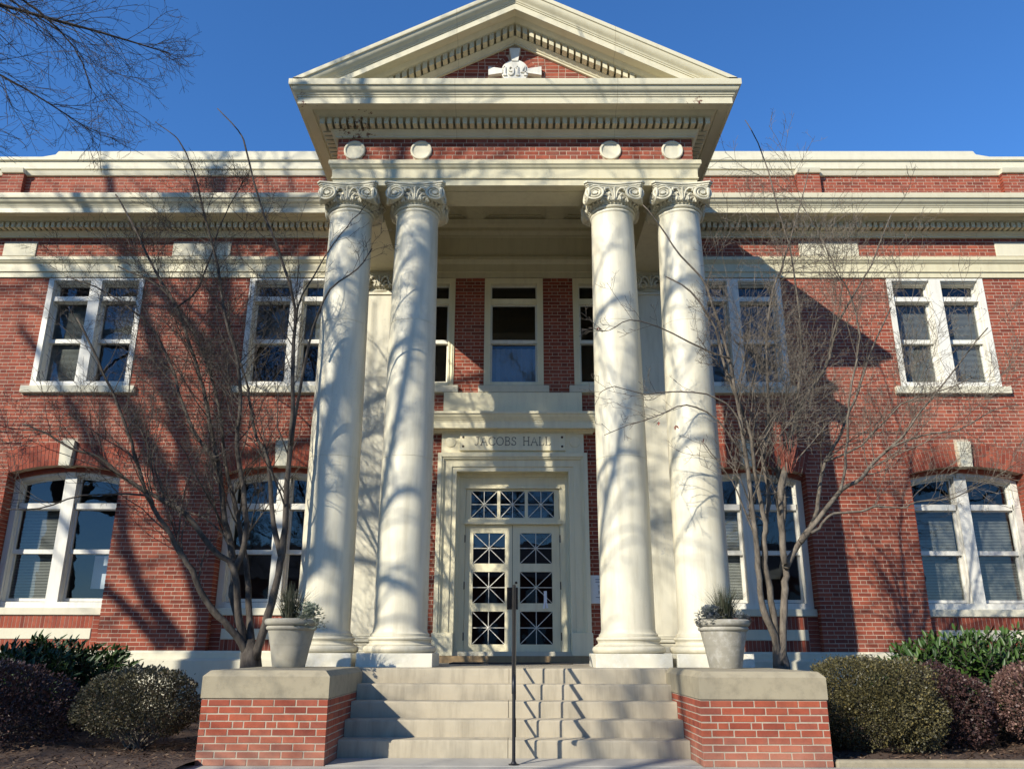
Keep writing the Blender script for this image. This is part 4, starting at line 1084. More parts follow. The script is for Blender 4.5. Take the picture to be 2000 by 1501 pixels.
# ------------------------------------------------------------------ planters
for s, px_, py_, lab in ((-1, -2.575, 9.93, 'round stone planter on the cap left of the steps'), (1, 2.415, 9.93, 'weathered stone planter with white stains on the cap right of the steps')):
    pt = thing('planter', lab, 'planter', (px_, py_, .848), 'stone planters flanking the steps')
    p = [(0, 0), (.178, 0), (.184, .01), (.225, .235), (.228, .237), (.226, .243), (.229, .245), (.262, .40), (.272, .405), (.283, .415), (.287, .43), (.282, .445), (.272, .452), (.285, .455), (.303, .47), (.31, .495), (.306, .518), (.29, .53), (.268, .53), (.255, .51), (.25, .46), (0, .46)]
    m = MB(); m.lathe([(r, z+.849) for r, z in p], px_, py_, 48); m.build('pot', M['pot' if s < 0 else 'pot2'], pt, smooth=True, angle=40)
    m = MB(); m.lathe([(0, 1.335), (.15, 1.33), (.25, 1.318)], px_, py_, 24); m.build('soil', M['soil'], pt)
    rr = random.Random(11+s); m = MB()
    gx = px_ - .03*(1 if s < 0 else -1)
    for i in range(420):
        a = rr.uniform(0, 6.28); r0 = rr.uniform(0, .10); L = rr.uniform(.24, .50); sp = abs(rr.gauss(.30, .28))
        b0 = Vector((gx + r0*math.cos(a), py_ + r0*math.sin(a), 1.325)); d = Vector((math.cos(a), math.sin(a), 0)); q = Vector((-d.y, d.x, 0))*.0032
        pts = [b0 + d*(sp*L*t**1.7) + Vector((0, 0, L*t*(1-.25*sp*t))) for t in (0, .35, .7, 1)]
        vs = []
        for j, pp in enumerate(pts): wq = q*(1, .9, .6, .12)[j]; vs += [pp-wq, pp+wq]
        m.add(vs, [(0, 1, 3, 2), (2, 3, 5, 4), (4, 5, 7, 6)])
    tag(m.build('ornamental_grass', M['grassblade'], raw=True), 'spiky dark grass tuft in the %s planter' % ('left round' if s < 0 else 'stained right'), 'grass', 'grass tufts in the planters')
    for gi, (ox, oy, rad, n, mt, lb) in enumerate(((.22, -.10, .17, 190, 'silver', 'grey green leafy plant spilling over the left planter rim'),) if s < 0 else ((-.17, -.10, .155, 190, 'silver_blue', 'grey leafy plant at the left side of the stained planter'), (.19, -.06, .10, 90, 'silver_blue', 'small pale grey plant at the right side of the stained planter'))):
        m = MB(); c = Vector((px_+ox, py_+oy, 1.335))
        for i in range(n):
            a = rr.uniform(0, 6.28); e = rr.uniform(-.45 if s < 0 else .0, 1.4)
            d = Vector((math.cos(a)*math.cos(e), math.sin(a)*math.cos(e), math.sin(e))); t = c + d*rad*rr.uniform(.55, 1.25)
            if i % 3 == 0: m.tube([c + d*.02, c + d*rad*.5 + Vector((0,0,.02)), t], [.003, .0025, .0015], 3, False)
            u = d.cross(Vector((0, 0, 1))).normalized() if abs(d.z) < .95 else Vector((1, 0, 0)); v = d.cross(u)
            for k in range(5):
                an = (k-2)*.55 + rr.uniform(-.2, .2); ld = (d*math.cos(an) + u*math.sin(an) + v*rr.uniform(-.4, .4)).normalized(); lq = ld.cross(v).normalized()
                L = rr.uniform(.030, .050); wv = L*.22
                m.add([t, t+ld*L*.5+lq*wv, t+ld*L, t+ld*L*.5-lq*wv], [(0, 1, 2, 3)])
        tag(m.build('leafy_plant', M[mt], raw=True), lb, 'plant')
# ------------------------------------------------------------------ trees
LEFT_STEMS=[
([(-3.26,10.8,0.84),(-3.4,10.73,1.12),(-3.55,10.67,1.3),(-3.76,10.61,1.51),(-3.91,10.55,1.72),(-4.02,10.48,1.98),(-4.19,10.42,2.21),(-4.35,10.34,2.49),(-4.57,10.25,2.81),(-4.64,10.22,2.95),(-4.78,10.11,3.4),(-4.91,10.03,3.73),(-5.02,9.97,3.98),(-5.29,9.83,4.54),(-5.57,9.7,5.05)],0.052,0.012),
([(-3.38,10.8,1.07),(-3.47,10.73,1.45),(-3.55,10.64,2),(-3.86,10.57,2.28),(-4.21,10.48,2.7),(-4.45,10.44,2.82),(-4.78,10.38,3),(-5.04,10.33,3.16),(-5.31,10.27,3.37),(-5.64,10.21,3.47),(-5.93,10.16,3.64),(-6.25,10.1,3.76)],0.05,0.01),
([(-4.49,10.2,2.75),(-4.6,10.15,2.86),(-5.22,9.91,2.81),(-5.64,9.73,2.63),(-5.94,9.6,2.59)],0.016,0.006),
([(-3.29,10.85,0.87),(-3.5,10.91,1.37),(-3.64,10.96,1.72),(-3.66,10.99,1.98),(-3.77,11.04,2.38),(-3.92,11.08,2.8),(-4,11.12,3.15),(-4.11,11.16,3.52),(-4.27,11.21,3.97),(-4.47,11.27,4.59),(-4.72,11.33,5.16),(-5.08,11.4,5.92),(-5.55,11.48,6.63),(-6,11.55,7.38),(-6.39,11.6,7.96)],0.062,0.012),
([(-3.62,10.85,1.97),(-3.52,10.86,2.36),(-3.55,10.87,2.76),(-3.67,10.88,3.25),(-3.78,10.89,3.74),(-3.78,10.9,4.25),(-3.91,10.92,4.93),(-4.15,10.93,5.56),(-4.35,10.95,6.38),(-4.65,10.97,7.23),(-4.89,10.98,7.94),(-5.15,10.99,8.45),(-5.3,10.99,8.63),(-5.63,11,8.89)],0.042,0.006),
([(-3.24,10.8,0.9),(-3.4,10.97,1.46),(-3.53,11.12,1.99),(-3.71,11.25,2.48),(-3.88,11.38,2.95),(-4.14,11.54,3.6),(-4.38,11.73,4.42),(-4.76,11.92,5.29),(-5.24,12.09,6.04),(-5.78,12.23,6.64),(-6.59,12.4,7.08)],0.05,0.01),
([(-3.2,10.75,0.93),(-3.11,10.74,1.36),(-3.04,10.73,1.7),(-2.99,10.72,2.09),(-2.97,10.71,2.54),(-2.99,10.7,3.07),(-2.98,10.69,3.55),(-2.99,10.68,4.12),(-3.04,10.67,4.7),(-3.06,10.66,5.3),(-3.12,10.65,5.76),(-3.42,10.64,6.55),(-3.74,10.63,7.29),(-4.01,10.61,8.15),(-4.16,10.61,8.46),(-4.51,10.6,8.84)],0.058,0.007),
([(-2.99,10.7,2.18),(-3.16,10.82,2.62),(-3.28,10.94,3.12),(-3.4,11.04,3.56),(-3.6,11.12,3.87),(-3.76,11.23,4.35),(-3.89,11.31,4.76),(-4.2,11.46,5.45),(-4.4,11.6,6.18)],0.038,0.01),
([(-2.95,10.6,3.6),(-2.85,10.42,4.33),(-2.68,10.22,5.12),(-2.46,10.09,5.62),(-2.1,9.98,5.86),(-1.9,9.9,6.13)],0.024,0.007),
([(-3.01,10.5,5.23),(-2.97,10.43,5.51),(-2.85,10.35,5.78),(-2.5,10.18,6.32),(-2.22,10.07,6.65),(-2.04,10,6.84)],0.016,0.005),
([(-4.01,10.9,3.46),(-4.33,11,3.77),(-4.64,11.12,4.24),(-5.04,11.31,5.07),(-5.43,11.44,5.61),(-5.88,11.55,5.98),(-6.48,11.68,6.38),(-7.05,11.8,6.61)],0.03,0.008),
([(-4.98,11.2,5.83),(-4.66,11.14,6.14),(-4.48,11.05,6.85),(-4.29,10.98,7.41),(-4.01,10.9,7.98)],0.016,0.006)]
RIGHT_STEMS=[
([(3.31,10.8,0.86),(3.24,10.74,1.22),(3.12,10.68,1.53),(3.08,10.62,1.9),(3.07,10.54,2.33),(3.02,10.47,2.78),(3,10.41,3.16),(2.95,10.32,3.68),(2.89,10.25,4.14),(2.81,10.17,4.67),(2.64,10.06,5.35),(2.48,9.99,5.76),(2.22,9.93,6.04),(1.95,9.86,6.45),(1.72,9.8,6.73)],0.05,0.007),
([(3.31,10.85,0.92),(3.26,10.75,1.47),(3.19,10.67,1.96),(3.18,10.61,2.34),(3.21,10.56,2.59),(3.13,10.5,2.98),(3.08,10.43,3.37),(3.04,10.36,3.82),(2.79,10.25,4.49),(2.64,10.15,5.1),(2.35,10.06,5.57),(2.01,10,5.77)],0.05,0.009),
([(3.3,10.75,0.86),(3.38,10.78,1.35),(3.45,10.81,1.79),(3.5,10.83,2.04),(3.49,10.85,2.44),(3.55,10.87,2.78),(3.58,10.89,3.12),(3.55,10.91,3.33),(3.63,10.92,3.62),(3.78,10.94,3.84),(3.93,10.97,4.36),(4.06,11,4.97),(4.12,11.04,5.77),(4.09,11.09,6.79),(3.82,11.18,8.62),(3.66,11.2,9.06)],0.055,0.006),
([(3.47,10.75,2.04),(3.7,10.84,2.37),(3.96,10.92,2.68),(4.11,11.01,3.11),(4.27,11.1,3.51),(4.54,11.19,3.9),(4.87,11.3,4.46),(5.25,11.45,5.21),(5.73,11.6,6.01)],0.042,0.01),
([(3.53,10.75,3.09),(3.66,10.71,3.57),(3.82,10.66,4.12),(4.06,10.62,4.47),(4.25,10.59,4.74),(4.35,10.57,5.03),(4.39,10.55,5.25),(4.58,10.52,5.53),(4.97,10.47,6.15),(5.33,10.4,6.91)],0.034,0.008),
([(3.67,10.7,2.37),(3.75,10.68,2.45),(3.99,10.62,2.74),(4.24,10.56,3.02),(4.47,10.52,3.15),(4.6,10.48,3.3),(4.81,10.44,3.5),(5.05,10.39,3.7),(5.3,10.32,4.02),(5.65,10.24,4.42),(6.22,10.1,5.08)],0.04,0.008),
([(3.79,10.6,2.47),(3.89,10.58,2.53),(4.09,10.54,2.71),(4.4,10.49,2.72),(4.6,10.45,2.79),(4.89,10.4,2.75),(5.09,10.36,2.83),(5.51,10.29,2.87),(5.97,10.2,3.12)],0.022,0.006),
([(3.45,10.7,2.09),(3.44,10.67,2.48),(3.45,10.64,2.87),(3.51,10.61,3.2),(3.57,10.6,3.39)],0.04,0.045),
([(4.14,10.4,2.96),(4.2,10.37,3.15),(4.28,10.32,3.61),(4.33,10.27,4.01),(4.36,10.24,4.21),(4.5,10.18,4.7),(4.54,10.13,5.11),(4.45,10.07,5.57),(4.29,10.03,5.9),(4.15,9.98,6.28),(3.86,9.9,6.87)],0.02,0.006),
([(3.29,10.8,2.63),(3.36,10.82,3.04),(3.33,10.83,3.46),(3.46,10.86,4.03),(3.51,10.88,4.7),(3.57,10.9,5.3),(3.73,10.93,6.01),(3.87,10.94,6.3),(4.18,10.97,7.1),(4.5,11,8.04)],0.032,0.007),
([(2.95,10.3,3.67),(2.8,10.2,3.99),(2.46,10.09,4.16),(1.91,9.95,4.15),(1.64,9.87,4.09),(1.24,9.76,4.16),(1.04,9.7,4.04)],0.014,0.004),
([(2.8,10.1,4.65),(2.42,10,4.75),(1.87,9.85,4.98),(1.47,9.74,5.04),(1.19,9.67,4.87),(0.93,9.6,4.88)],0.014,0.004),
([(3,10.4,3.36),(2.59,10.19,3.85),(2.18,10.05,4.01),(1.83,9.94,3.84),(1.42,9.81,3.68),(1.09,9.7,3.52)],0.014,0.004),
([(3.08,10.6,2.34),(2.83,10.37,2.95),(2.56,10.21,3.32),(2.36,10.1,3.55)],0.012,0.005),
([(4.19,10.9,3.47),(4.66,10.83,3.67),(5.24,10.73,4.21),(5.85,10.65,4.41),(6.2,10.6,4.57)],0.016,0.006),
([(4.79,10.4,3.5),(5.26,10.35,3.69),(5.7,10.29,3.74),(6.18,10.24,4),(6.5,10.2,4.06)],0.014,0.005)]
LIMBS=[
([(-13.77,4.41,8.49),(-14.33,4.2,9.64),(-15.1,3.98,11),(-15.76,3.77,12.11),(-16.36,3.56,12.83),(-16.88,3.35,13.61),(-17.56,3.14,14.55),(-18.42,2.92,15.63),(-19.45,2.71,16.74)],0.2,0.1),
([(-13.82,4.61,10.09),(-13.73,4.7,11.45),(-13.75,4.78,12.71),(-13.75,4.87,13.41),(-13.89,4.95,14.06),(-13.87,5.04,14.73),(-13.92,5.12,15.55),(-13.99,5.21,16.84)],0.24,0.13),
([(-14.64,4.21,8.8),(-15.42,3.85,9.58),(-16.06,3.5,10.27),(-16.69,3.14,11.21),(-17.32,2.78,12.36),(-18.42,2.42,13.83),(-19.35,2.07,14.97),(-20.52,1.71,16.24)],0.13,0.06),
([(-14.92,4.21,8.75),(-15.97,3.71,9.69),(-16.92,3.21,10.46),(-18,2.71,11.53),(-19.32,2.21,12.8)],0.1,0.06),
([(-13.88,4.61,10.17),(-14.29,4.78,11.39),(-14.67,4.94,12.58),(-15.13,5.11,13.81),(-15.46,5.28,14.78),(-15.72,5.44,15.75),(-15.82,5.61,16.65)],0.15,0.07),
([(-13.77,4.81,12.69),(-14.51,4.69,13.84),(-15.24,4.56,14.59),(-15.75,4.44,15.12),(-16.52,4.31,16.06)],0.12,0.06),
([(-13.82,4.81,12.3),(-12.93,5.04,13.71),(-12.07,5.26,14.79),(-11.58,5.49,16.17),(-11.28,5.71,17.52)],0.14,0.06),
([(-13.6,5.01,13.12),(-12.57,5.34,14.73),(-10.84,5.68,16.6),(-9.38,6.01,18.14)],0.12,0.05),
([(-13.8,4.61,11.51),(-11.61,5.08,11.63),(-9.3,5.54,12.13),(-7.02,6.01,12.37)],0.12,0.05),
([(-13.89,4.51,10.69),(-11.64,4.94,10.37),(-9.85,5.36,10.4),(-7.69,5.78,10.63),(-5.93,6.21,11.05)],0.1,0.04),
([(-13.6,4.6,9),(-10.49,2.7,8.12),(-9.89,2.9,9.66),(-9.4,3.1,11.38),(-8.87,3.3,13.04),(-8.44,3.5,14.5)],0.15,0.06),  # limbs from here on are added, out of view, to cast more shade
([(-13.6,4.6,9),(-9.82,2.8,7.47),(-9.16,3.05,8.85),(-8.51,3.3,10.09),(-8.07,3.55,11.76),(-7.59,3.8,13.54)],0.11,0.05),
([(-13.75,4.6,10.2),(-10.15,3,10.46),(-9.05,3.3,10.84),(-7.85,3.6,10.92),(-5.14,3.9,11.17),(-3.36,4.2,11.43)],0.1,0.03),
([(-13.6,4.6,9),(-9.98,3,8.35),(-8.93,3.3,8.59),(-7.85,3.6,8.71),(-5.08,3.9,8.91),(-3.39,4.2,8.97)],0.1,0.03),
([(-10.9,2.6,8.9),(-6.92,3.4,7.27),(-5.52,3.67,8.39),(-4.65,3.93,9.98),(-3.92,4.2,12.1)],0.08,0.03),
([(-13.75,4.6,10.2),(-10.74,2.8,12.01),(-9.92,3.07,12.13),(-8.79,3.33,12.09),(-7.52,3.6,12.9)],0.09,0.03),
([(-13.5,4.6,5.2),(-12.3,3.9,5.5),(-11,3.3,5.6),(-9.6,2.9,5.9)],0.12,0.04),
([(-13.45,4.6,5),(-13.6,3,6.2),(-14,1.5,7.2),(-14.5,0,8)],0.12,0.05),
([(-13.5,4.6,6.5),(-12.5,3,6.6),(-11.5,1.8,7),(-10.5,1,7.5)],0.11,0.04),
([(-13.5,4.6,5.6),(-12.8,3.6,5.4),(-12,2.4,5.8),(-11.8,1,6.4)],0.1,0.04),
([(-13.5,4.6,5.2),(-12.4,4.1,5),(-11.6,3.5,5),(-10.8,2.9,5.3)],0.15,0.08),
([(-13.5,4.6,5.9),(-13.1,3.3,6.2),(-12.9,2.2,6.6),(-12.2,1.2,7)],0.16,0.08),
([(-13.5,4.6,6.6),(-12.4,3.9,6.4),(-11.3,3.2,6.5),(-10.2,2.7,6.9)],0.14,0.06)]

def smooth_pts(P, R0, R1, sub=3):
    P = [Vector(p) for p in P]; out = []; n = len(P)
    for i in range(n-1):
        p0 = P[max(i-1, 0)]; p1 = P[i]; p2 = P[i+1]; p3 = P[min(i+2, n-1)]
        for k in range(sub):
            t = k/sub
            out.append(.5*((2*p1) + (p2-p0)*t + (2*p0-5*p1+4*p2-p3)*t*t + (3*p1-p0-3*p2+p3)*t*t*t))
    out.append(P[-1]); m = len(out)
    return out, [R0 + (R1-R0)*(i/(m-1))**.8 for i in range(m)]
def grow(mb, rng, p, d, L, r, lvl, P, ok):
    """a wandering branch with children; P holds the habit per level"""
    h = P[lvl]; n = h['n']; pts = [p]; rad = [r]; q = p
    for i in range(n):
        d = (d + Vector((rng.gauss(0, h['w']), rng.gauss(0, h['w']), rng.gauss(0, h['w']) + h['up']))).normalized()
        q = q + d*(L/n)
        if not ok(q): break
        pts.append(q); rad.append(max(r*(1 - .82*(i+1)/n), h.get('rmin', .0012)))
    if len(pts) < 2: return
    mb.tube(pts, rad, h['s'], False)
    if lvl + 1 < len(P):
        c = P[lvl+1]; k = max(1, int(L*h['den']*rng.uniform(.7, 1.3)))
        for j in range(k):
            t = rng.uniform(.25, 1.0)*(len(pts)-1); i = min(int(t), len(pts)-2); f = t - i
            b = pts[i].lerp(pts[i+1], f); tang = (pts[i+1]-pts[i]).normalized()
            side = tang.cross(Vector((rng.gauss(0, 1), rng.gauss(0, 1), rng.gauss(0, 1)))).normalized()
            nd = (tang*h['fwd'] + side).normalized()
            grow(mb, rng, b, nd, L*h['ratio']*rng.uniform(.6, 1.2)*(1 - .35*t/(len(pts)-1)) + .02, max(rad[i]*.62, .0012), lvl+1, P, ok)
def stem_tree(stems, mb_stem, mb_twig, rng, P, den, Lf, ok, start=.25, pw=.8):
    den0, Lf0, ok0 = den, Lf, ok
    for pts, r0, r1 in stems:
        fine = r0 < .0245 and abs(pts[-1][0]) < 2.8
        den, Lf, ok = (4.0, .55, ok_fine) if fine else (den0, Lf0, ok0)
        pp, rr = smooth_pts(pts, r0, r1)
        # small irregularities
        pp = [p + Vector((rng.gauss(0, .006), rng.gauss(0, .006), rng.gauss(0, .004))) if 0 < i < len(pp)-1 else p for i, p in enumerate(pp)]
        rr = [r*rng.uniform(.93, 1.07) for r in rr]
        mb_stem.tube(pp, rr, 9)
        tot = sum((pp[i+1]-pp[i]).length for i in range(len(pp)-1))
        for _ in range(int(tot*den)):
            t = (start + (1-start)*rng.random()**pw)*(len(pp)-1); i = min(int(t), len(pp)-2)
            tang = (pp[i+1]-pp[i]).normalized(); side = tang.cross(Vector((rng.gauss(0, 1), rng.gauss(0, 1), rng.gauss(0, 1)))).normalized()
            grow(mb_twig, rng, pp[i].lerp(pp[i+1], t-i), (tang*1.15 + side + Vector((0, 0, .12))).normalized(), Lf*rng.uniform(.5, 1.25)*(1.1 - .4*t/len(pp)), rr[i]*.34, 0, P, ok)
small = [dict(n=7, w=.12, up=.05, s=5, den=8.5, fwd=.9, ratio=.45, rmin=.0028), dict(n=5, w=.15, up=.08, s=4, den=10, fwd=.8, ratio=.40, rmin=.0022), dict(n=3, w=.2, up=.14, s=3, den=13, fwd=.7, ratio=.42, rmin=.0018), dict(n=2, w=.2, up=.2, s=3, den=0, fwd=1, ratio=.4, rmin=.0016)]
def ok_left(p): return p.y < 13.8 and p.y > 8.9 and not (p.x > -3.0 and p.y > 10.5) and 1.2 < p.z < 8.0 - .25*abs(p.x+4.5) and p.x < -2.1
def ok_fine(p): return 8.9 < p.y < 10.45 and abs(p.x) > .8 and p.z > 2
def ok_right(p): return p.y < 13.8 and p.y > 8.9 and not (p.x < 3.0 and p.y > 10.5) and 1.3 < p.z < 8.0 - .25*abs(p.x-4.2) and p.x > 2.35
lt = thing('bare_tree', 'bare dark multi stemmed tree left of the portico', 'tree', (-3.3, 10.8, 0), 'small bare trees flanking the portico')
rng = random.Random(21); ms, mt_ = MB(), MB()
stem_tree(LEFT_STEMS, ms, mt_, rng, small, 4.3, 1.6, ok_left, .26, 1.0)
ms.tube([(-3.28, 10.82, -.05), (-3.28, 10.82, .5), (-3.27, 10.8, .84), (-3.29, 10.8, 1.0), (-3.31, 10.8, 1.1), (-3.32, 10.8, 1.16)], [.18, .15, .135, .12, .075, .02], 12)
ms.build('trunk', M['bark_dark'], lt, smooth=True, raw=True); mt_.build('crown', M['bark_dark'], lt, raw=True)
rt = thing('bare_tree', 'bare pale barked multi stemmed tree right of the portico with red sprouts', 'tree', (3.32, 10.8, 0), 'small bare trees flanking the portico')
rng = random.Random(33); ms, mt_ = MB(), MB()
stem_tree(RIGHT_STEMS, ms, mt_, rng, small, 2.9, 1.6, ok_right, .34, 1.0)
ms.tube([(3.33, 10.82, -.05), (3.32, 10.82, .5), (3.315, 10.8, .9), (3.30, 10.8, 1.08), (3.3, 10.79, 1.2)], [.15, .12, .10, .075, .02], 12)
ms.build('trunk', M['bark_pale'], rt, smooth=True, raw=True); mt_.build('crown', M['bark_pale'], rt, raw=True)
m = MB()
for i in range(70):
    a = rng.uniform(0, 6.28); b = Vector((3.58 + .05*math.cos(a), 10.6 + .05*math.sin(a), 3.35 + rng.uniform(-.12, .08)))
    L = rng.uniform(.15, .42); d = Vector((math.cos(a)*.35, math.sin(a)*.35, 1)); q = b; pts = [b]
    for k in range(3):
        d = (d + Vector((rng.gauss(0, .15), rng.gauss(0, .15), .1))).normalized(); q = q + d*L/3; pts.append(q)
    m.tube(pts, [.004, .0035, .003, .002], 3, False)
m.build('sprouts', M['sprout'], rt, raw=True)
m = MB()
for c in ((1.06, 9.63, 4.905), (1.78, 9.8, 3.72), (2.0, 9.9, 3.70), (2.35, 9.95, 3.55)):
    c = Vector(c)
    for k in range(3):
        d = Vector((rng.gauss(0, .5), rng.gauss(0, .5), -1)).normalized(); q = d.cross(Vector((rng.gauss(0, 1), 1, 0))).normalized()
        m.add([c, c+d*.03+q*.013, c+d*.065, c+d*.03-q*.013], [(0, 1, 2, 3)])
m.build('dead_leaves', M['sprout'], rt, raw=True)

# big shade tree standing front left of the frame; its limbs throw the shadows and overhang the top left corner
big = thing('shade_tree', 'large bare shade tree whose branches hang into the upper left corner', 'tree', (-13.4, 4.7, 0))
rng = random.Random(77); ms, mt_ = MB(), MB()
trunk = [(-13.3, 4.75, -.2), (-13.35, 4.72, 1.0), (-13.45, 4.65, 3.5), (-13.5, 4.6, 6.0), (-13.62, 4.55, 8.6), (-13.78, 4.62, 10.3)]
pp, rr = smooth_pts(trunk, .62, .30, 4); rr[0] = .85; rr[1] = .72; ms.tube(pp, rr, 16)
def ok_big(p):
    if p.z < 4.7: return False
    if p.y > 13.5: return False
    if p.y > -1:      # keep the free air in front of the facade clear
        edge = 1.3 + p.y*.95
        if p.x > -9 and p.z < edge: return p.x < -4.6 and p.y > 7 and p.z > 6.9 and (p.x + 4.6) < -.2
        if p.z < edge - 2 - (abs(p.x)-9)*.2 and p.x > -11: return False
    return True
bigP = [dict(n=8, w=.10, up=.02, s=6, den=2.0, fwd=1.0, ratio=.5, rmin=.012), dict(n=7, w=.14, up=.02, s=5, den=2.2, fwd=.9, ratio=.45, rmin=.006), dict(n=6, w=.17, up=.02, s=4, den=4.5, fwd=.9, ratio=.42, rmin=.004), dict(n=4, w=.2, up=.0, s=3, den=0, fwd=1, ratio=.4, rmin=.003)]
stem_tree([(a, b*(1.2 if i < 8 else .85), c*(1.1 if i < 8 else .9)) for i, (a, b, c) in enumerate(LIMBS)], ms, mt_, rng, bigP, 1.7, 3.2, ok_big, .15)
for a in (([(-13.6, 4.6, 8.4), (-12.6, 5.2, 8.9), (-11.2, 6.2, 9.3), (-9.6, 7.2, 9.2), (-8.0, 8.1, 9.1), (-6.6, 8.7, 9.0), (-5.6, 9.1, 8.95), (-4.75, 9.4, 8.85)], .075, .007),
          ([(-9.6, 7.2, 9.2), (-8.2, 7.9, 8.6), (-7.0, 8.4, 8.1), (-6.2, 8.8, 7.8), (-5.5, 9.2, 7.45)], .035, .006),
          ([(-11.2, 6.2, 9.3), (-9.5, 7.4, 9.9), (-8.2, 8.3, 9.9), (-7.0, 9.0, 9.5), (-6.1, 9.5, 9.1)], .035, .006),
          ([(-8.0, 8.1, 9.1), (-7.2, 8.5, 9.3), (-6.5, 8.8, 9.2), (-5.9, 9.1, 8.7), (-5.7, 9.3, 8.2)], .028, .005),
          ([(-9.6, 7.2, 9.2), (-8.8, 8.0, 8.2), (-7.8, 8.6, 7.5), (-7.0, 8.9, 7.1)], .028, .006)):
    pp, rr = smooth_pts(*a); ms.tube(pp, rr, 8)
    tot = sum((pp[i+1]-pp[i]).length for i in range(len(pp)-1))
    tw = [dict(n=6, w=.15, up=-.03, s=5, den=7, fwd=.9, ratio=.42, rmin=.003), dict(n=5, w=.18, up=-.03, s=4, den=9, fwd=.9, ratio=.42, rmin=.0022), dict(n=4, w=.2, up=0, s=3, den=0, fwd=1, ratio=.4, rmin=.0018)]
    def okh(p): return p.z > 6.95 and p.y > 5 and p.y < 11.5 and p.x < -4.45 + max(0, 8.5-p.z)*-.8
    for _ in range(int(tot*8.0)):
        t = (.3 + .7*rng.random())*(len(pp)-1); i = min(int(t), len(pp)-2); tang = (pp[i+1]-pp[i]).normalized()
        side = tang.cross(Vector((rng.gauss(0, 1), rng.gauss(0, 1), rng.gauss(0, 1)))).normalized()
        grow(mt_, rng, pp[i].lerp(pp[i+1], t-i), (tang + side*.8).normalized(), rng.uniform(.4, 1.3), max(rr[i]*.35, .0035), 0, tw, okh)
ms.build('trunk', M['bark_big'], big, smooth=True, raw=True); cr = mt_.build('crown', M['bark_big'], big, raw=True)
# hall across the lawn, mirrored low in the glass
ob = thing('far_building', 'plain brick building with grey roof across the lawn, mirrored in the door panes', 'building', (0, -52, 0))
m = MB(); m.box(-38, 38, -64, -52, 0, 7.5); m.build('wall', M['brick'], ob)
m = MB(); m.add([(-39, -51.4, 7.5), (39, -51.4, 7.5), (39, -64.6, 7.5), (-39, -64.6, 7.5), (-36, -58, 11.5), (36, -58, 11.5)], [(0, 1, 5, 4), (1, 2, 5), (2, 3, 4, 5), (3, 0, 4)]); m.build('roof', plain('grey_shingle', (.10, .10, .11), .9), ob)
wm = MB(); wm.box(-.6, .6, -.06, .02, 0, 1.9); wme = wm.mesh('window', M['white'])
for i in range(18):
    for z in (1.2, 4.6): link('window', wme, ob, (-36 + i*4.2, -51.99, z))
# trees across the lawn behind the camera: seen in the window glass
for x, y, rz, sc_, lb in ((3.0, -21, 2.1, 1.0, 'bare tree across the lawn, mirrored in the door panes'), (-13, -9, 4.0, .72, 'bare tree across the lawn, mirrored in the left windows'), (14, -9, .6, 1.0, 'bare tree across the lawn, mirrored in the right windows'), (-7, -30, 5.2, 1.3, 'tallest bare tree far across the lawn behind the viewer')):
    t2 = thing('shade_tree', lb, 'tree', (x, y, 0), 'bare trees across the lawn')
    for src in (big.children):
        o = src.copy(); COL.objects.link(o); o.parent = t2; o.matrix_parent_inverse = Matrix.Identity(4)
        o.matrix_local = Matrix.Rotation(rz, 4, 'Z') @ Matrix.Translation((13.4, -4.7, 0))
    t2.scale = (sc_,)*3

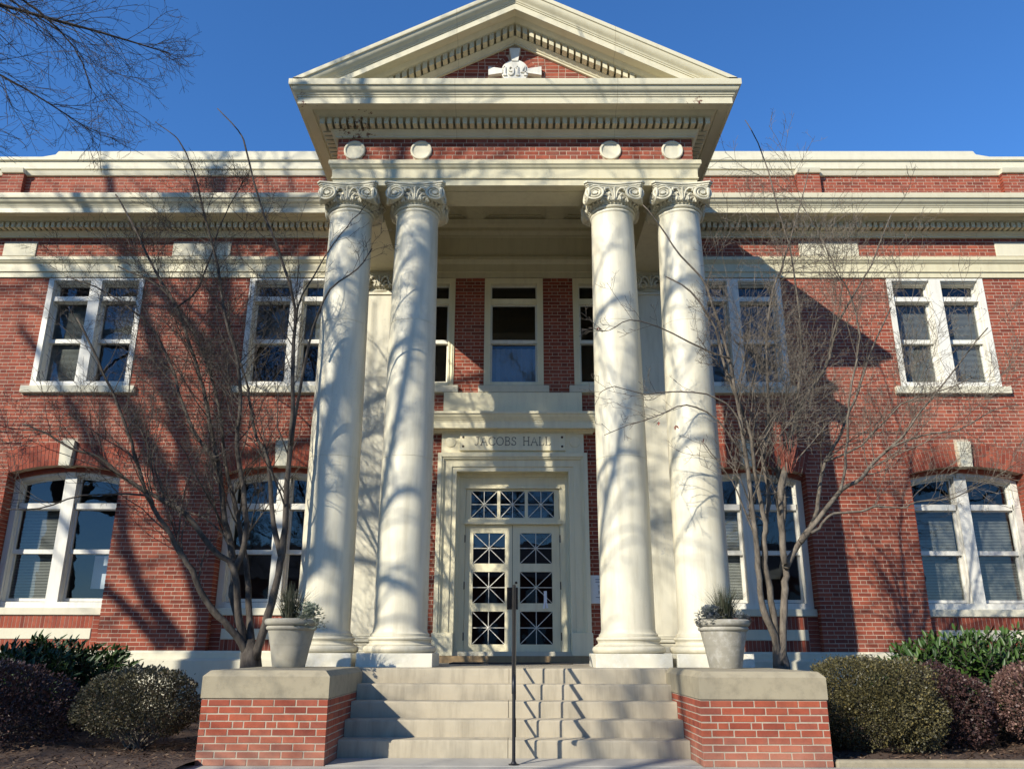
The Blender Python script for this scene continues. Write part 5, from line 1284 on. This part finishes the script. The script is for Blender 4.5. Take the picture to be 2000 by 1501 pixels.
# ------------------------------------------------------------------ shrubs
def quad_leaf(m, p, d, L, wd, rng, fold=.0):
    u = d.cross(Vector((rng.gauss(0, 1), rng.gauss(0, 1), rng.gauss(0, 1)))).normalized()
    m.add([p, p+d*L*.45+u*wd, p+d*L, p+d*L*.45-u*wd], [(0, 1, 2, 3)])
def shell_r(d, seed):
    return 1 + .05*math.sin(d.x*21+d.y*17+seed)*math.sin(d.z*19-seed) + .07*math.sin(d.x*5+seed)*math.sin(d.y*4+seed*2) + .06*math.sin(d.z*7+seed*3) + .04*math.sin(d.x*13-d.z*11+seed)
def clipped(name, label, c, rad, n, mt, stem_mat, seed, L=(.018, .034), floor=.12, boxy=1., group=None, low=-.75):
    rng = random.Random(seed); t = thing(name, label, 'shrub', (c[0], c[1], 0), group); C_ = Vector(c)
    m = MB(); k = 0
    while k < n:
        d = Vector((rng.gauss(0, 1), rng.gauss(0, 1), rng.gauss(0, 1))).normalized()
        if d.z < low: continue
        f = (abs(d.x)**(2*boxy) + abs(d.y)**(2*boxy) + abs(d.z)**(2*boxy))**(-1/(2*boxy))
        s = f*shell_r(d, seed)*(1 - abs(rng.gauss(0, .09)) if rng.random() < .62 else rng.uniform(.25, .95))
        p = C_ + Vector((d.x*rad[0], d.y*rad[1], d.z*rad[2]))*s
        if p.z < floor: continue
        if rng.random() < .012: p = p + d*rng.uniform(.02, .10)
        out = (d + Vector((rng.gauss(0, .55), rng.gauss(0, .55), rng.gauss(0, .55)+.25))).normalized()
        ll = rng.uniform(*L)*(1.7 if rng.random() < .03 else 1); quad_leaf(m, p, out, ll, ll*.36, rng); k += 1
    m.build('foliage', M[mt], t, raw=True, kind='stuff')
    m = MB()
    for i in range(16):
        a = rng.uniform(0, 6.28); b = Vector((c[0] + rng.gauss(0, .05), c[1] + rng.gauss(0, .05), .0))
        e = C_ + Vector((math.cos(a)*rad[0]*.8, math.sin(a)*rad[1]*.8, rng.uniform(-.5, .6)*rad[2]))
        mid = b.lerp(e, .4) + Vector((rng.gauss(0, .05), rng.gauss(0, .05), .05))
        m.tube([b, mid, e], [.017, .011, .005], 5)
        for q in range(3):
            e2 = mid.lerp(e, .5+.2*q) ; m.tube([e2, e2 + Vector((rng.gauss(0, .12), rng.gauss(0, .12), rng.uniform(.0, .18)))], [.005, .002], 3, False)
    m.build('stem', M[stem_mat], t, raw=True); return t
clipped('clipped_shrub', 'round clipped small leaved shrub with bare pale stems, left of the steps', (-4.08, 9.62, .46), (.62, .62, .39), 17000, 'boxleaf', 'bark_pale', 3, floor=.16, low=-.8)
clipped('purple_shrub', 'dark purple leaved shrub in shade at the left edge', (-5.9, 9.75, .42), (1.02, .8, .52), 17000, 'purple', 'bark_dark', 4, (.02, .04), .06)
clipped('clipped_shrub', 'square clipped olive yellow shrub beside the right cheek wall', (3.92, 9.72, .45), (.64, .68, .49), 40000, 'holly', 'bark_dark', 5, (.017, .030), .05, 1.5)
clipped('purple_shrub', 'purple brown shrub between the clipped olive shrub and the right laurel', (4.86, 10.1, .42), (.52, .6, .50), 12000, 'purple', 'bark_dark', 6, (.02, .036), .06)
clipped('purple_shrub', 'sunlit rust purple shrub in front of the laurel at the right edge', (6.05, 9.85, .48), (.72, .6, .46), 12000, 'purple_light', 'bark_dark', 7, (.022, .04), .10)
clipped('purple_shrub', 'low purple shrub sprawling on the mulch at the lower right corner', (5.75, 9.0, .18), (.30, .28, .20), 1600, 'purple_light', 'bark_dark', 8, (.022, .04), .03)
lm = MB()
lm.add([(0, 0, 0), (.011, .022, .002), (.017, .05, .004), (.013, .085, .001), (0, .115, -.006), (-.013, .085, .001), (-.017, .05, .004), (-.011, .022, .002), (0, .05, -.004), (0, .085, -.005)], [(0, 1, 8), (1, 2, 8), (2, 3, 9, 8), (3, 4, 9), (4, 5, 9), (5, 6, 8, 9), (6, 7, 8), (7, 0, 8)])
for name, label, c, rad, n, mt, seed in (('laurel_shrub', 'shaded dark green laurel shrub under the left window', (-6.10, 11.3, .56), (1.22, .75, .62), 6400, 'laurel_shaded', 14),
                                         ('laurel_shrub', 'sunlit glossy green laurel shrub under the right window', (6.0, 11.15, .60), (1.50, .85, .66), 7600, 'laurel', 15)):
    rng = random.Random(seed); t = thing(name, label, 'shrub', (c[0], c[1], 0), 'laurel shrubs under the windows'); C_ = Vector(c)
    leaf_me = lm.raw('leaf', M[mt], True)
    cand = []; m = MB(); st_ = MB()
    for tip in range(n // 9):
        d = Vector((rng.gauss(0, 1), rng.gauss(0, 1), rng.gauss(0, 1))).normalized()
        if d.z < -.6: d.z = -d.z
        s = shell_r(d, seed)*(rng.uniform(.82, 1.06) if rng.random() < .7 else rng.uniform(.5, .85))
        p = C_ + Vector((d.x*rad[0], d.y*rad[1], d.z*rad[2]))*s
        if p.z < .06: continue
        ax = (d + Vector((rng.gauss(0, .3), rng.gauss(0, .3), .8))).normalized()
        b = p - ax*.22; st_.tube([C_ + (b-C_)*.3 - Vector((0, 0, .2)), b, p], [.007, .005, .003], 4, False)
        u = ax.orthogonal().normalized(); v = ax.cross(u)
        for k in range(9):
            an = k*2.4 + rng.uniform(-.3, .3); h = k/9
            ld = (ax*(.25 + .75*h) + (u*math.cos(an) + v*math.sin(an))*(1.05 - .5*h) - Vector((0, 0, .12))).normalized()
            q = b.lerp(p, h); sc_ = rng.uniform(.75, 1.2)
            cand.append((q, ld, ax, sc_))
    def mx(q, ld, ax, s):
        x = ld.cross(ax).normalized() if ld.cross(ax).length > .05 else ld.orthogonal().normalized(); z = x.cross(ld)
        return Matrix(((x.x*s, ld.x*s, z.x*s, q.x), (x.y*s, ld.y*s, z.y*s, q.y), (x.z*s, ld.z*s, z.z*s, q.z), (0, 0, 0, 1)))
    cand.sort(key=lambda e: (e[0]-CAMP).length + (3 if e[0].z < .5 else 0) + (3 if abs(e[0].x) > 7 else 0))
    T = Matrix.Translation((-c[0], -c[1], 0))
    for i, e in enumerate(cand):
        Mx = mx(*e)
        if i < 300:
            o = bpy.data.objects.new('leaf', leaf_me); COL.objects.link(o); o.parent = t; o.matrix_parent_inverse = T; o.matrix_basis = Mx
        else:
            m.add([Mx @ Vector(p) for p in lm.v], lm.f)
    m.build('foliage', M[mt], t, raw=True, smooth=True, kind='stuff'); st_.build('stem', M['bark_dark'], t, raw=True)
